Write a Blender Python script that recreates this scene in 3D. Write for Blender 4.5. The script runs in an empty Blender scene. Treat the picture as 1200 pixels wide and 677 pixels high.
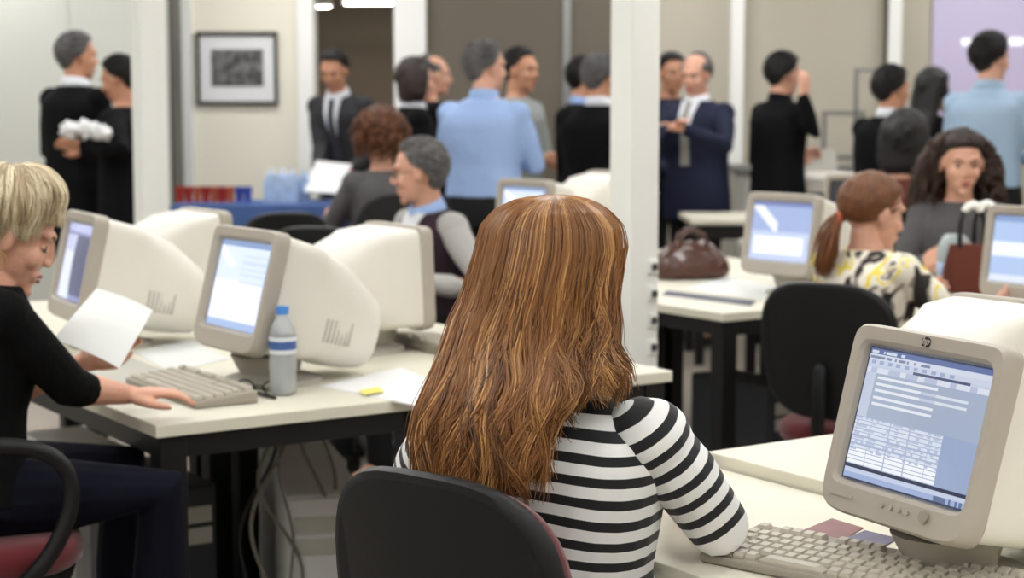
import bpy, math, random
from mathutils import Vector, Matrix, Euler, noise
V3 = Vector
random.seed(7)
SC = bpy.context.scene
COL = SC.collection
PI = math.pi
R = math.radians
# ------------------------------------------------------------------ camera
FPX, CAMZ, PITCH = 2050.0, 1.40, R(6.03)
cd = bpy.data.cameras.new('camera'); cam = bpy.data.objects.new('camera', cd); COL.objects.link(cam)
cam.location = (0, 0, CAMZ); cam.rotation_euler = (PI/2 - PITCH, 0, 0)
cd.sensor_width = 36; cd.lens = FPX*36/1200
cd.dof.use_dof = True; cd.dof.focus_distance = 2.5; cd.dof.aperture_fstop = 5.0; cd.clip_end = 60
SC.camera = cam

def ray(px, py):
    u = (px-600)/FPX; v = -(py-338.5)/FPX
    return V3((u, math.cos(PITCH)+v*math.sin(PITCH), -math.sin(PITCH)+v*math.cos(PITCH)))
def W(px, py, z):                       # a spot on a surface of height z
    d = ray(px, py); t = (z-CAMZ)/d.z
    return V3((d.x*t, d.y*t, z))
def WY(px, py, Y):                      # a spot at distance Y
    d = ray(px, py); t = Y/d.y
    return V3((d.x*t, Y, CAMZ+d.z*t))

TH = R(33.4)
E1 = V3((math.cos(TH), math.sin(TH), 0)); E2 = V3((-math.sin(TH), math.cos(TH), 0))
O0 = V3((-.735, 3.56, 0))
def G(a, b, z=0): return O0 + E1*a + E2*b + V3((0, 0, z))   # the desks' own grid

# ------------------------------------------------------------------ mesh builder
def srgb(c):
    r = []
    for x in c:
        x = x/255.0
        r.append(x/12.92 if x <= .04045 else ((x+.055)/1.055)**2.4)
    return tuple(r)
def frame(d):
    d = d.normalized(); up = V3((0, 0, 1)) if abs(d.z) < .9 else V3((0, 1, 0))
    a = d.cross(up).normalized(); b = a.cross(d).normalized()
    return a, b
class MB:
    def __init__(s): s.v = []; s.f = []; s.m = []; s.M = Matrix.Identity(4); s.mi = 0
    def add(s, vs, fs):
        o = len(s.v); s.v += [s.M @ V3(p) for p in vs]
        s.f += [[i+o for i in f] for f in fs]; s.m += [s.mi]*len(fs); return s
    def box(s, c, sz, rot=None):
        c = V3(c); h = V3(sz)*.5; vs = []
        for x in (-1, 1):
            for y in (-1, 1):
                for z in (-1, 1):
                    p = V3((x*h.x, y*h.y, z*h.z))
                    if rot: p = rot @ p
                    vs.append(c+p)
        return s.add(vs, [(0,1,3,2),(4,6,7,5),(0,4,5,1),(2,3,7,6),(0,2,6,4),(1,5,7,3)])
    def rings(s, rings, cap=True, closed=True):
        n = len(rings[0]); vs = [p for r in rings for p in r]; fs = []
        for i in range(len(rings)-1):
            for j in range(n if closed else n-1):
                k = (j+1) % n
                fs.append((i*n+j, i*n+k, (i+1)*n+k, (i+1)*n+j))
        if cap:
            fs.append(tuple(range(n-1, -1, -1))); fs.append(tuple((len(rings)-1)*n+j for j in range(n)))
        return s.add(vs, fs)
    def tube(s, pts, rad, n=10, round_=True, sq=1.0):
        pts = [V3(p) for p in pts]
        if not isinstance(rad, (list, tuple)): rad = [rad]*len(pts)
        rad = list(rad)
        if round_:
            d0 = (pts[0]-pts[1]).normalized(); d1 = (pts[-1]-pts[-2]).normalized()
            r0, r1 = rad[0], rad[-1]
            pts = [pts[0]+d0*r0*.97, pts[0]+d0*r0*.7] + pts + [pts[-1]+d1*r1*.7, pts[-1]+d1*r1*.97]
            rad = [r0*.2, r0*.7] + rad + [r1*.7, r1*.2]
        rs = []; a = None
        for i, p in enumerate(pts):
            d = (pts[min(i+1, len(pts)-1)]-pts[max(i-1, 0)])
            if d.length < 1e-9: d = V3((0, 0, 1))
            d.normalize()
            if a is None: a, b = frame(d)
            else:
                a = (a - d*a.dot(d)); a = a.normalized() if a.length > 1e-6 else frame(d)[0]
                b = a.cross(d)
            rs.append([p+(a*math.cos(2*PI*j/n)+b*math.sin(2*PI*j/n)*sq)*rad[i] for j in range(n)])
        return s.rings(rs)
    def ell(s, c, r, n=16, m=10, rot=None, fn=None):
        c = V3(c); rs = []
        for i in range(1, m):
            t = PI*i/m; rr = []
            for j in range(n):
                p = 2*PI*j/n
                d = V3((math.sin(t)*math.cos(p), math.sin(t)*math.sin(p), -math.cos(t)))
                k = fn(d) if fn else 1
                q = V3((d.x*r[0]*k, d.y*r[1]*k, d.z*r[2]*k))
                rr.append(c+(rot @ q if rot else q))
            rs.append(rr)
        return s.rings(rs)
    def sect(s, secs, n=24, cap=True):      # (centre, ax, ay, exponent): superellipse rings
        rs = []
        for c, ax, ay, e in secs:
            c, ax, ay = V3(c), V3(ax), V3(ay); r = []
            for j in range(n):
                t = 2*PI*(j+.5)/n; x = math.cos(t); y = math.sin(t)
                r.append(c+ax*(math.copysign(abs(x)**(2/e), x))+ay*(math.copysign(abs(y)**(2/e), y)))
            rs.append(r)
        return s.rings(rs, cap)
    def lathe(s, c, prof, n=24):
        c = V3(c)
        return s.rings([[c+V3((r*math.cos(2*PI*j/n), r*math.sin(2*PI*j/n), z)) for j in range(n)] for r, z in prof])
    def mesh(s, name, mats):
        me = bpy.data.meshes.new(name); me.from_pydata([tuple(p) for p in s.v], [], s.f); 
        for m in mats: me.materials.append(m)
        if len(mats) > 1: me.polygons.foreach_set('material_index', s.m)
        me.update(); return me
    def build(s, name, mats, parent=None, smooth=False, bevel=0, voxel=0, it=3, sub=0, angle=None, seg=2):
        if not isinstance(mats, (list, tuple)): mats = [mats]
        me = s.mesh(name, mats)
        fixn(me)
        if voxel: me = remesh(me, voxel, it)
        o = bpy.data.objects.new(name, me); COL.objects.link(o)
        if parent is not None: o.parent = parent
        if smooth or voxel or angle:
            me.polygons.foreach_set('use_smooth', [True]*len(me.polygons))
            if angle:
                me.set_sharp_from_angle(angle=R(angle))
        if bevel:
            b = o.modifiers.new('bevel', 'BEVEL'); b.width = bevel; b.segments = seg; b.limit_method = 'ANGLE'; b.angle_limit = R(40)
        if sub:
            b = o.modifiers.new('sub', 'SUBSURF'); b.levels = sub; b.render_levels = sub
        return o
import bmesh
def fixn(me):
    bm = bmesh.new(); bm.from_mesh(me); bmesh.ops.recalc_face_normals(bm, faces=bm.faces); bm.to_mesh(me); bm.free()
def remesh(me, vox, it):
    t = bpy.data.objects.new('tmp', me); COL.objects.link(t)
    m = t.modifiers.new('r', 'REMESH'); m.mode = 'VOXEL'; m.voxel_size = vox; m.adaptivity = 0
    if it:
        k = t.modifiers.new('s', 'SMOOTH'); k.factor = .5; k.iterations = it
    dg = bpy.context.evaluated_depsgraph_get(); dg.update()
    out = bpy.data.meshes.new_from_object(t.evaluated_get(dg)); mats = list(me.materials)
    nm = me.name
    bpy.data.objects.remove(t); bpy.data.meshes.remove(me); out.name = nm
    out.materials.clear()
    for x in mats: out.materials.append(x)
    return out
def thing(name, label, cat, loc=(0, 0, 0), rz=0, group=None):
    o = bpy.data.objects.new(name, None); COL.objects.link(o); o.location = loc; o.rotation_euler = (0, 0, rz)
    o.empty_display_size = .1
    return tag(o, label, cat, group)
def tag(o, label, cat, group=None, kind=None):
    o['label'] = label; o['category'] = cat
    if group: o['group'] = group
    if kind: o['kind'] = kind
    return o
def struct(o, label=None):
    o['kind'] = 'structure'
    if label: o['label'] = label
    return o
def dup(root, loc, rz, label, group=None):
    def cp(o, par):
        c = o.copy(); COL.objects.link(c); c.parent = par
        for ch in list(o.children): cp(ch, c)
        return c
    r = cp(root, None); r.location = loc; r.rotation_euler = (0, 0, rz); r['label'] = label
    if group: r['group'] = group
    return r
def rotz(a): return Matrix.Rotation(a, 3, 'Z')

# ------------------------------------------------------------------ materials
def mat(name, col, rough=.6, metal=0, bump=0, bscale=60, var=0, vscale=8, spec=.5, coat=0, trans=0, ior=1.45, sheen=0, stretch=None):
    m = bpy.data.materials.new(name); m.use_nodes = True; nt = m.node_tree; b = nt.nodes['Principled BSDF']
    c = (*srgb(col), 1)
    b.inputs['Base Color'].default_value = c; b.inputs['Roughness'].default_value = rough; b.inputs['Metallic'].default_value = metal
    b.inputs['Specular IOR Level'].default_value = spec; b.inputs['Coat Weight'].default_value = coat
    b.inputs['Transmission Weight'].default_value = trans; b.inputs['IOR'].default_value = ior
    b.inputs['Sheen Weight'].default_value = sheen
    tc = nt.nodes.new('ShaderNodeTexCoord'); src = tc.outputs['Object']
    if stretch:
        mp = nt.nodes.new('ShaderNodeMapping'); mp.inputs['Scale'].default_value = stretch
        nt.links.new(src, mp.inputs['Vector']); src = mp.outputs['Vector']
    if var:
        n = nt.nodes.new('ShaderNodeTexNoise'); n.inputs['Scale'].default_value = vscale; n.inputs['Detail'].default_value = 4
        nt.links.new(src, n.inputs['Vector'])
        h = nt.nodes.new('ShaderNodeHueSaturation'); h.inputs['Color'].default_value = c
        mr = nt.nodes.new('ShaderNodeMapRange'); mr.inputs['From Min'].default_value = .3; mr.inputs['From Max'].default_value = .7
        mr.inputs['To Min'].default_value = 1-var; mr.inputs['To Max'].default_value = 1+var
        nt.links.new(n.outputs['Fac'], mr.inputs['Value']); nt.links.new(mr.outputs['Result'], h.inputs['Value'])
        nt.links.new(h.outputs['Color'], b.inputs['Base Color'])
    if bump:
        n = nt.nodes.new('ShaderNodeTexNoise'); n.inputs['Scale'].default_value = bscale; n.inputs['Detail'].default_value = 3
        nt.links.new(src, n.inputs['Vector'])
        bp = nt.nodes.new('ShaderNodeBump'); bp.inputs['Strength'].default_value = 1.0; bp.inputs['Distance'].default_value = bump
        nt.links.new(n.outputs['Fac'], bp.inputs['Height']); nt.links.new(bp.outputs['Normal'], b.inputs['Normal'])
    return m
def skin(name, col):
    m = mat(name, col, .5, bump=.0006, bscale=90, var=.05, vscale=14)
    b = m.node_tree.nodes['Principled BSDF']
    b.inputs['Subsurface Weight'].default_value = .12; b.inputs['Subsurface Radius'].default_value = (1, .3, .15); b.inputs['Subsurface Scale'].default_value = .01
    return m
def emit(name, col, st):
    m = bpy.data.materials.new(name); m.use_nodes = True; b = m.node_tree.nodes['Principled BSDF']
    b.inputs['Base Color'].default_value = (.8, .8, .8, 1); b.inputs['Emission Color'].default_value = (*srgb(col), 1); b.inputs['Emission Strength'].default_value = st
    return m
def attrcol(name, attr, rough=.4, emission=0, aniso=0, mul=1.0):
    m = bpy.data.materials.new(name); m.use_nodes = True; nt = m.node_tree; b = nt.nodes['Principled BSDF']
    a = nt.nodes.new('ShaderNodeAttribute'); a.attribute_name = attr
    b.inputs['Roughness'].default_value = rough
    if emission:
        b.inputs['Base Color'].default_value = (.015, .016, .02, 1)
        nt.links.new(a.outputs['Color'], b.inputs['Emission Color']); b.inputs['Emission Strength'].default_value = emission
    else:
        nt.links.new(a.outputs['Color'], b.inputs['Base Color'])
    return m
def stripes(name, period, duty):
    m = mat(name, (236, 236, 232), .8, bump=.002, bscale=25, sheen=.2); nt = m.node_tree; b = nt.nodes['Principled BSDF']
    a = nt.nodes.new('ShaderNodeAttribute'); a.attribute_name = 'run'
    d = nt.nodes.new('ShaderNodeMath'); d.operation = 'DIVIDE'; d.inputs[1].default_value = period
    nt.links.new(a.outputs['Fac'], d.inputs[0])
    f = nt.nodes.new('ShaderNodeMath'); f.operation = 'FRACT'; nt.links.new(d.outputs[0], f.inputs[0])
    r = nt.nodes.new('ShaderNodeValToRGB'); e = r.color_ramp.elements
    e[0].position = duty-.015; e[0].color = (*srgb((20, 20, 24)), 1); e[1].position = duty+.015; e[1].color = (*srgb((238, 238, 236)), 1)
    x = e.new(.985); x.color = (*srgb((238, 238, 236)), 1); x = e.new(1.0); x.color = (*srgb((20, 20, 24)), 1)
    nt.links.new(f.outputs[0], r.inputs['Fac']); nt.links.new(r.outputs['Color'], b.inputs['Base Color'])
    return m

M = dict(
    wall=mat('wall_paint', (238, 233, 217), .9, var=.015, vscale=2), wall2=mat('pale_wall_paint', (204, 205, 197), .9, var=.015, vscale=2),
    taupe=mat('taupe_panel', (104, 95, 83), .55, var=.03, vscale=1.5), beige=mat('beige_panel', (186, 179, 163), .85, var=.02, vscale=1.5),
    white=mat('white_paint', (240, 240, 236), .6), ceil=mat('ceiling_paint', (215, 213, 205), .9),
    trimg=mat('grey_trim', (92, 90, 82), .5), alum=mat('aluminium', (150, 150, 150), .35, .8),
    floor=mat('floor_vinyl', (150, 140, 128), .45, var=.08, vscale=3),
    desk=mat('desk_laminate', (222, 218, 200), .5, var=.015, vscale=5), edge=mat('desk_edge', (205, 197, 172), .55),
    steel=mat('black_steel', (12, 12, 14), .45), plast=mat('black_plastic', (14, 15, 17), .5, bump=.0003, bscale=400, spec=.4),
    red=mat('red_fabric', (92, 12, 22), .9, bump=.0008, bscale=300, sheen=.3), darkcush=mat('dark_fabric', (32, 26, 30), .9),
    crt=mat('crt_housing', (228, 224, 214), .5, var=.01), bezel=mat('crt_bezel', (176, 168, 156), .5), dark=mat('dark_gap', (40, 40, 40), .7),  # bezel: grey-beige plastic, its turn from the light also put into the colour
    vent=mat('crt_vent', (188, 186, 176), .7), base=mat('crt_base', (176, 171, 160), .55),
    key=mat('key_plastic', (186, 179, 164), .5), kb=mat('keyboard_plastic', (156, 149, 136), .55),
    paper=mat('paper', (238, 238, 238), .8), paper2=mat('print_paper', (226, 228, 226), .8),
    pcw=mat('case_plastic', (222, 222, 222), .5), pcd=mat('case_dark', (52, 54, 60), .5),
    wire=mat('grey_wire', (116, 112, 104), .6), wiredark=mat('dark_wire', (34, 34, 36), .6),
    cloth=mat('blue_tablecloth', (72, 98, 150), .9, bump=.01, bscale=6), teal=mat('teal_plastic', (20, 110, 105), .5),
    suit=mat('black_suit', (11, 11, 14), .9, bump=.006, bscale=12, spec=.2), navy=mat('navy_suit', (18, 25, 52), .85, bump=.004, bscale=14),
    grey=mat('charcoal_suit', (44, 44, 47), .85, bump=.004, bscale=14), trs=mat('dark_trousers', (13, 13, 17), .85, bump=.003, bscale=14),
    ltblue=mat('light_blue_shirt', (154, 180, 224), .8, bump=.008, bscale=11), ltblue2=mat('pale_blue_shirt', (160, 184, 208), .8, bump=.008, bscale=11),
    wshirt=mat('white_shirt', (225, 228, 234), .8, bump=.006, bscale=14), gshirt=mat('grey_shirt', (140, 145, 142), .8, bump=.006, bscale=14),
    jeans=mat('navy_jeans', (8, 9, 24), .9, spec=.2, bump=.002, bscale=30), knit=mat('black_knit', (7, 7, 8), .95, bump=.0025, bscale=70, sheen=.0, spec=.2),
    greytop=mat('grey_cardigan', (84, 82, 84), .9, bump=.006, bscale=18), lgrey=mat('light_grey_top', (176, 174, 170), .9, bump=.006, bscale=18),
    vest=mat('burgundy_vest', (46, 28, 40), .9, bump=.003, bscale=30), brownt=mat('brown_top', (92, 44, 32), .9, bump=.005, bscale=18),
    shoe=mat('black_leather', (18, 16, 16), .35), tie=mat('grey_tie', (150, 146, 140), .6), tied=mat('dark_tie', (60, 60, 70), .6),
    eyew=mat('eye_white', (225, 220, 215), .25), eyed=mat('eye_dark', (38, 24, 18), .15), lip=mat('lips', (165, 80, 76), .45),
    brow=mat('eyebrow', (60, 40, 30), .9), metalg=mat('gold_metal', (190, 160, 100), .3, 1), specs=mat('spectacle_frame', (18, 16, 18), .35),
    skinf=skin('fair_skin', (216, 164, 140)), skinm=skin('tan_skin', (196, 142, 112)), skind=skin('warm_skin', (186, 126, 96)),
    hblack=mat('black_hair', (20, 17, 18), .5, bump=.006, bscale=40, stretch=(3, 3, .6)), hdbrown=mat('dark_brown_hair', (40, 28, 24), .5, bump=.006, bscale=40, stretch=(3, 3, .6)),
    hgrey=mat('grey_hair', (92, 90, 90), .6, bump=.006, bscale=50, var=.25, vscale=30, stretch=(3, 3, .6)),
    hbrown=mat('brown_hair', (84, 50, 28), .5, bump=.008, bscale=40, var=.25, vscale=20, stretch=(3, 3, .6)), hauburn=mat('auburn_hair', (104, 62, 32), .45, bump=.006, bscale=40, var=.3, vscale=25, stretch=(3, 3, .5)),
    cup=mat('red_cup', (170, 46, 34), .5), cupb=mat('blue_cup', (60, 80, 170), .5), cupo=mat('orange_cup', (190, 92, 62), .5),
    shrink=mat('blue_wrap', (165, 188, 220), .3, var=.2, vscale=20), bag=mat('brown_leather', (74, 40, 28), .3, bump=.02, bscale=12, coat=.4),
    folder=mat('navy_folder', (34, 36, 66), .4), glass=mat('bottle_water', (240, 246, 250), .08, trans=.62, ior=1.15), cap=mat('blue_cap', (84, 150, 230), .4),
    labelb=mat('bottle_label', (70, 100, 160), .5), labelw=mat('bottle_label_white', (225, 230, 235), .5),
    mag=mat('magazine_red', (118, 62, 62), .4, var=.2, vscale=30), magp=mat('magazine_purple', (78, 74, 104), .4, var=.2, vscale=30),
    yellow=mat('yellow_note', (236, 226, 120), .8), photo=mat('monochrome_print', (96, 96, 96), .4, var=.95, vscale=20), black=mat('black_frame', (18, 18, 18), .4),
    mount=mat('white_mount', (232, 232, 232), .8), socket=mat('socket_dark', (60, 62, 64), .5), grp=mat('grey_machine', (126, 126, 122), .6), clear=mat('clear_plastic', (226, 238, 238), .15, trans=.5, ior=1.12),
)
lightm = emit('tube_light', (250, 250, 250), 13.0)
# ------------------------------------------------------------------ people
M['strandhair'] = attrcol('hair_locks', 'strand', .42)
MALE = [(-.36, .178, .125), (-.2, .182, .125), (0, .176, .122), (.2, .165, .115), (.4, .16, .112), (.6, .175, .122), (.76, .186, .125), (.84, .176, .112), (.90, .145, .092), (.95, .105, .076), (1.0, .072, .064), (1.05, .060, .058)]
FEM = [(-.36, .19, .13), (-.2, .186, .13), (0, .178, .122), (.2, .15, .11), (.38, .132, .1), (.6, .146, .115), (.74, .156, .118), (.83, .152, .1), (.90, .12, .082), (.95, .088, .068), (1.0, .062, .056), (1.05, .052, .05)]
def lerp_tab(tab, t):
    if t <= tab[0][0]: return tab[0][1:]
    for a, b in zip(tab, tab[1:]):
        if t <= b[0]:
            k = (t-a[0])/(b[0]-a[0]); return tuple(x+(y-x)*k for x, y in zip(a[1:], b[1:]))
    return tab[-1][1:]
def ik(S, T, l1, l2, hint):
    S, T = V3(S), V3(T); d = T-S; L = min(d.length, (l1+l2)*.995); u = d.normalized()
    T = S+u*L; a = (l1*l1-l2*l2+L*L)/(2*L); h = math.sqrt(max(l1*l1-a*a, 0))
    hd = V3(hint); hd = (hd-u*hd.dot(u)).normalized()
    return S+u*a+hd*h, T
def hand(mb, wr, d, pn, side, curl=.5, k=1.0):
    """palm and five fingers; d points along the hand, pn out of the palm, side = +1 right hand"""
    d = V3(d).normalized(); pn = V3(pn); pn = (pn-d*pn.dot(d)).normalized(); s = d.cross(pn)*side   # s: away from the thumb
    s = -s if False else s
    wr = V3(wr)
    P = lambda a, b, c=0: wr+(d*a+s*b+pn*c)*k
    mb.tube([wr-d*.02*k, P(.012, 0)], [.023*k, .023*k], 10)
    for b, e in ((-.027, .010), (-.009, .0115), (.009, .0115), (.026, .010)):
        mb.tube([P(.0, b*.65), P(.045, b*.95, -.001), P(.082, b)], [.014*k, .0135*k, .0105*k], 8)
    mb.tube([P(.012, -.02, .004), P(.05, -.012, .004)], [.016*k, .012*k], 8)
    for b, L in ((-.029, .070), (-.0095, .079), (.0095, .073), (.027, .057)):
        p = P(.084, b*1.02); ang = curl*.35; pts = [p]
        for q, f in enumerate((.45, .32, .25)):
            dd = d*math.cos(ang)+pn*math.sin(ang)+s*(b*1.5)
            p = p+dd*(L*f*k); pts.append(p); ang += curl*(.8 if q == 0 else .6)
        mb.tube(pts, [.0098*k, .0088*k, .008*k, .0066*k], 8)
    t0 = P(.018, -.026, .008); t1 = P(.048, -.048, .012+.012*curl); t2 = P(.074, -.056+.012*curl, .014+.022*curl); t3 = P(.094, -.058+.018*curl, .014+.034*curl)
    mb.tube([t0, t1, t2, t3], [.015*k, .0125*k, .0105*k, .0075*k], 8)
def head_bits(mb, HM, k=1.0, fem=False):
    o = mb.M; mb.M = o @ HM
    mb.ell((0, -.012, .028), (.074*k, .095*k, .088*k), 20, 14)
    mb.ell((0, .022, -.02), (.061*k, .068*k, .085*k), 18, 12)
    j = .043 if fem else .05
    mb.ell((0, .034, -.068), (j*k, .05*k, .043*k), 16, 10); mb.ell((0, .07 if not fem else .073, -.095), (.02*k, .018*k, .018*k), 10, 8)
    nz = 0 if not fem else .006
    mb.tube([(0, .084, .022), (0, .095-nz*.5, .0), (0, .104-nz, -.018)], [.007, .0088, .0118-nz*.35], 8)
    for s in (-1, 1):
        mb.ell((s*.012, .096, -.027), (.009, .01, .008), 8, 6)
        mb.ell((s*.038, .062, -.024), (.022*k, .022, .024), 10, 8)
        mb.ell((s*.078*k, -.004, -.004), (.010, .021, .033), 10, 8)
    mb.tube([(-.044, .070, .03), (-.02, .082, .031), (0, .084, .028), (.02, .082, .031), (.044, .070, .03)], .0105, 8)
    mb.tube([(-.022, .078, -.058), (0, .0885, -.056), (.022, .078, -.058)], .0075, 8)
    mb.tube([(-.018, .078, -.067), (0, .0865, -.068), (.018, .078, -.067)], .0075, 8)
    mb.M = o
def head_matrix(c, yaw, pitch, roll=0):
    return Matrix.Translation(c) @ Euler((pitch, roll, yaw), 'ZYX').to_matrix().to_4x4() if False else Matrix.Translation(c) @ Matrix.Rotation(yaw, 4, 'Z') @ Matrix.Rotation(-pitch, 4, 'X') @ Matrix.Rotation(roll, 4, 'Y')
def hair_shell(mb, HM, style, th=.02, sc=1.0, seed=0):
    """a cap of hair over the skull that ends at the hairline"""
    o = mb.M; mb.M = o @ HM; rnd = seed*7.3
    def line(c, z): return hairline(style, c, z)
    def fn(d):
        h = math.hypot(d.x, d.y); c = d.y/h if h > 1e-6 else 0
        m = line(c if h > .05 else -.5, d.z)
        w = max(0, min(1, (m+.02)/.16)); w = w*w*(3-2*w)
        nz = noise.noise(V3((d.x*4+rnd, d.y*4, d.z*3)))*.35+noise.noise(V3((d.x*11+rnd, d.y*11, d.z*6)))*.18
        if style == 'curly': nz = noise.noise(V3((d.x*7+rnd, d.y*7, d.z*7)))*.7
        return 1+(-.11+(.11+th*10.5*(1+nz))*w)
    mb.ell((0, -.012, .028), (.075*sc, .096*sc, .089*sc), 44, 32, fn=fn)
    if style in ('short', 'bald'): mb.ell((0, -.055, -.030), (.054, .042, .045), 16, 12)
    mb.M = o
def hairline(style, c, z):
    if 1:
        if style == 'bald':
            L = .0 if c > .1 else (-.62 if c < -.3 else -.1+(.1-c)*-1.3)
            m = z-L
            if c > -.62: m = min(m, .52-z+(-.2 if c > .35 else 0))
            if c > .45: m = -1
            return m
        pts = [(-1, -.75), (-.45, -.62), (-.12, -.3), (.12, -.2), (.32, .12), (.5, .45), (.75, .58), (1, .62)]
        if style in ('long', 'fringe', 'bob', 'curly', 'pony'): pts = [(-1, -.75), (-.4, -.6), (0, -.35), (.3, .05), (.6, .36), (1, .5)]
        if style == 'fringe': pts = [(-1, -.75), (-.4, -.6), (0, -.3), (.3, -.12), (.6, .18), (1, .26)]
        L = lerp_tab([(a, b) for a, b in pts], c)[0]
        return z-L
def strand_attr(me, cols):
    a = me.color_attributes.new('strand', 'FLOAT_COLOR', 'POINT'); flat = []
    for c in cols: flat += [c[0], c[1], c[2], 1]
    a.data.foreach_set('color', flat)
def strands(name, paths, rad, cols, parent, material, n=3, flat=False):
    """every lock as its own thin tapering tube, one hair mesh"""
    mb = MB(); vc = []
    for pts, c, rr in zip(paths, cols, rad):
        k = len(pts); b0 = len(mb.v)
        rs = []; prof = [rr*(.55+.45*min(1, i/(k*.2)))*(1-.75*max(0, (i/(k-1)-.7)/.3)) for i in range(k)]
        a = None
        for i, p in enumerate(pts):
            d = pts[min(i+1, k-1)]-pts[max(i-1, 0)]
            if d.length < 1e-7: d = V3((0, 0, -1))
            d.normalize()
            if a is None: a, b = frame(d)
            else:
                a = (a-d*a.dot(d)); a = a.normalized() if a.length > 1e-6 else frame(d)[0]; b = a.cross(d)
            rs.append([p+(a*math.cos(2*PI*j/n)+b*math.sin(2*PI*j/n))*prof[i] for j in range(n)])
        mb.rings(rs)
        for i in range(k):
            sh = 1.0
            vc += [tuple(x*sh for x in c)]*n
    me = mb.mesh(name, [material]); strand_attr(me, vc)
    me.polygons.foreach_set('use_smooth', [True]*len(me.polygons))
    o = bpy.data.objects.new(name, me); COL.objects.link(o); o.parent = parent
    return o

LOCKC = dict(hblack=((14, 11, 11), (40, 34, 32)), hdbrown=((26, 18, 15), (62, 46, 38)), hgrey=((46, 44, 44), (150, 147, 146)), hbrown=((60, 34, 20), (110, 70, 44)))
def short_locks(root, HM, style, th, hm, seed, n=1100):
    rn = random.Random(seed); paths = []; cols = []; rads = []; c0 = V3((0, -.012, .028)); A, B = [srgb(c) for c in LOCKC[hm]]
    while len(paths) < n:
        d = V3((rn.gauss(0, 1), rn.gauss(0, 1), rn.gauss(.1, 1))).normalized(); h = math.hypot(d.x, d.y)
        if hairline(style, d.y/h if h > .05 else -.5, d.z) < .05: continue
        flow = V3((d.x*.4+rn.gauss(0, .25), -1+.2*rn.gauss(0, 1), -.5+.2*rn.gauss(0, 1))); flow = (flow-d*flow.dot(d)).normalized(); L = .022+.014*rn.random(); pts = []
        for i in range(5):
            f = i/4; dd = (d+flow*(L/.09*f)).normalized(); r_ = 1/math.sqrt((dd.x/.075)**2+(dd.y/.096)**2+(dd.z/.089)**2)
            pts.append(HM @ (c0+dd*(r_+th*(.55+.55*f)*(1+.3*rn.random()) if True else 0)))
        paths.append(pts); k = rn.random(); k = k*k if hm == 'hblack' else k; cols.append(tuple(A[q]+(B[q]-A[q])*k for q in range(3))); rads.append(.0021)
    strands('hair_locks', paths, rads, cols, root, M['strandhair'], 3)
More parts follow.
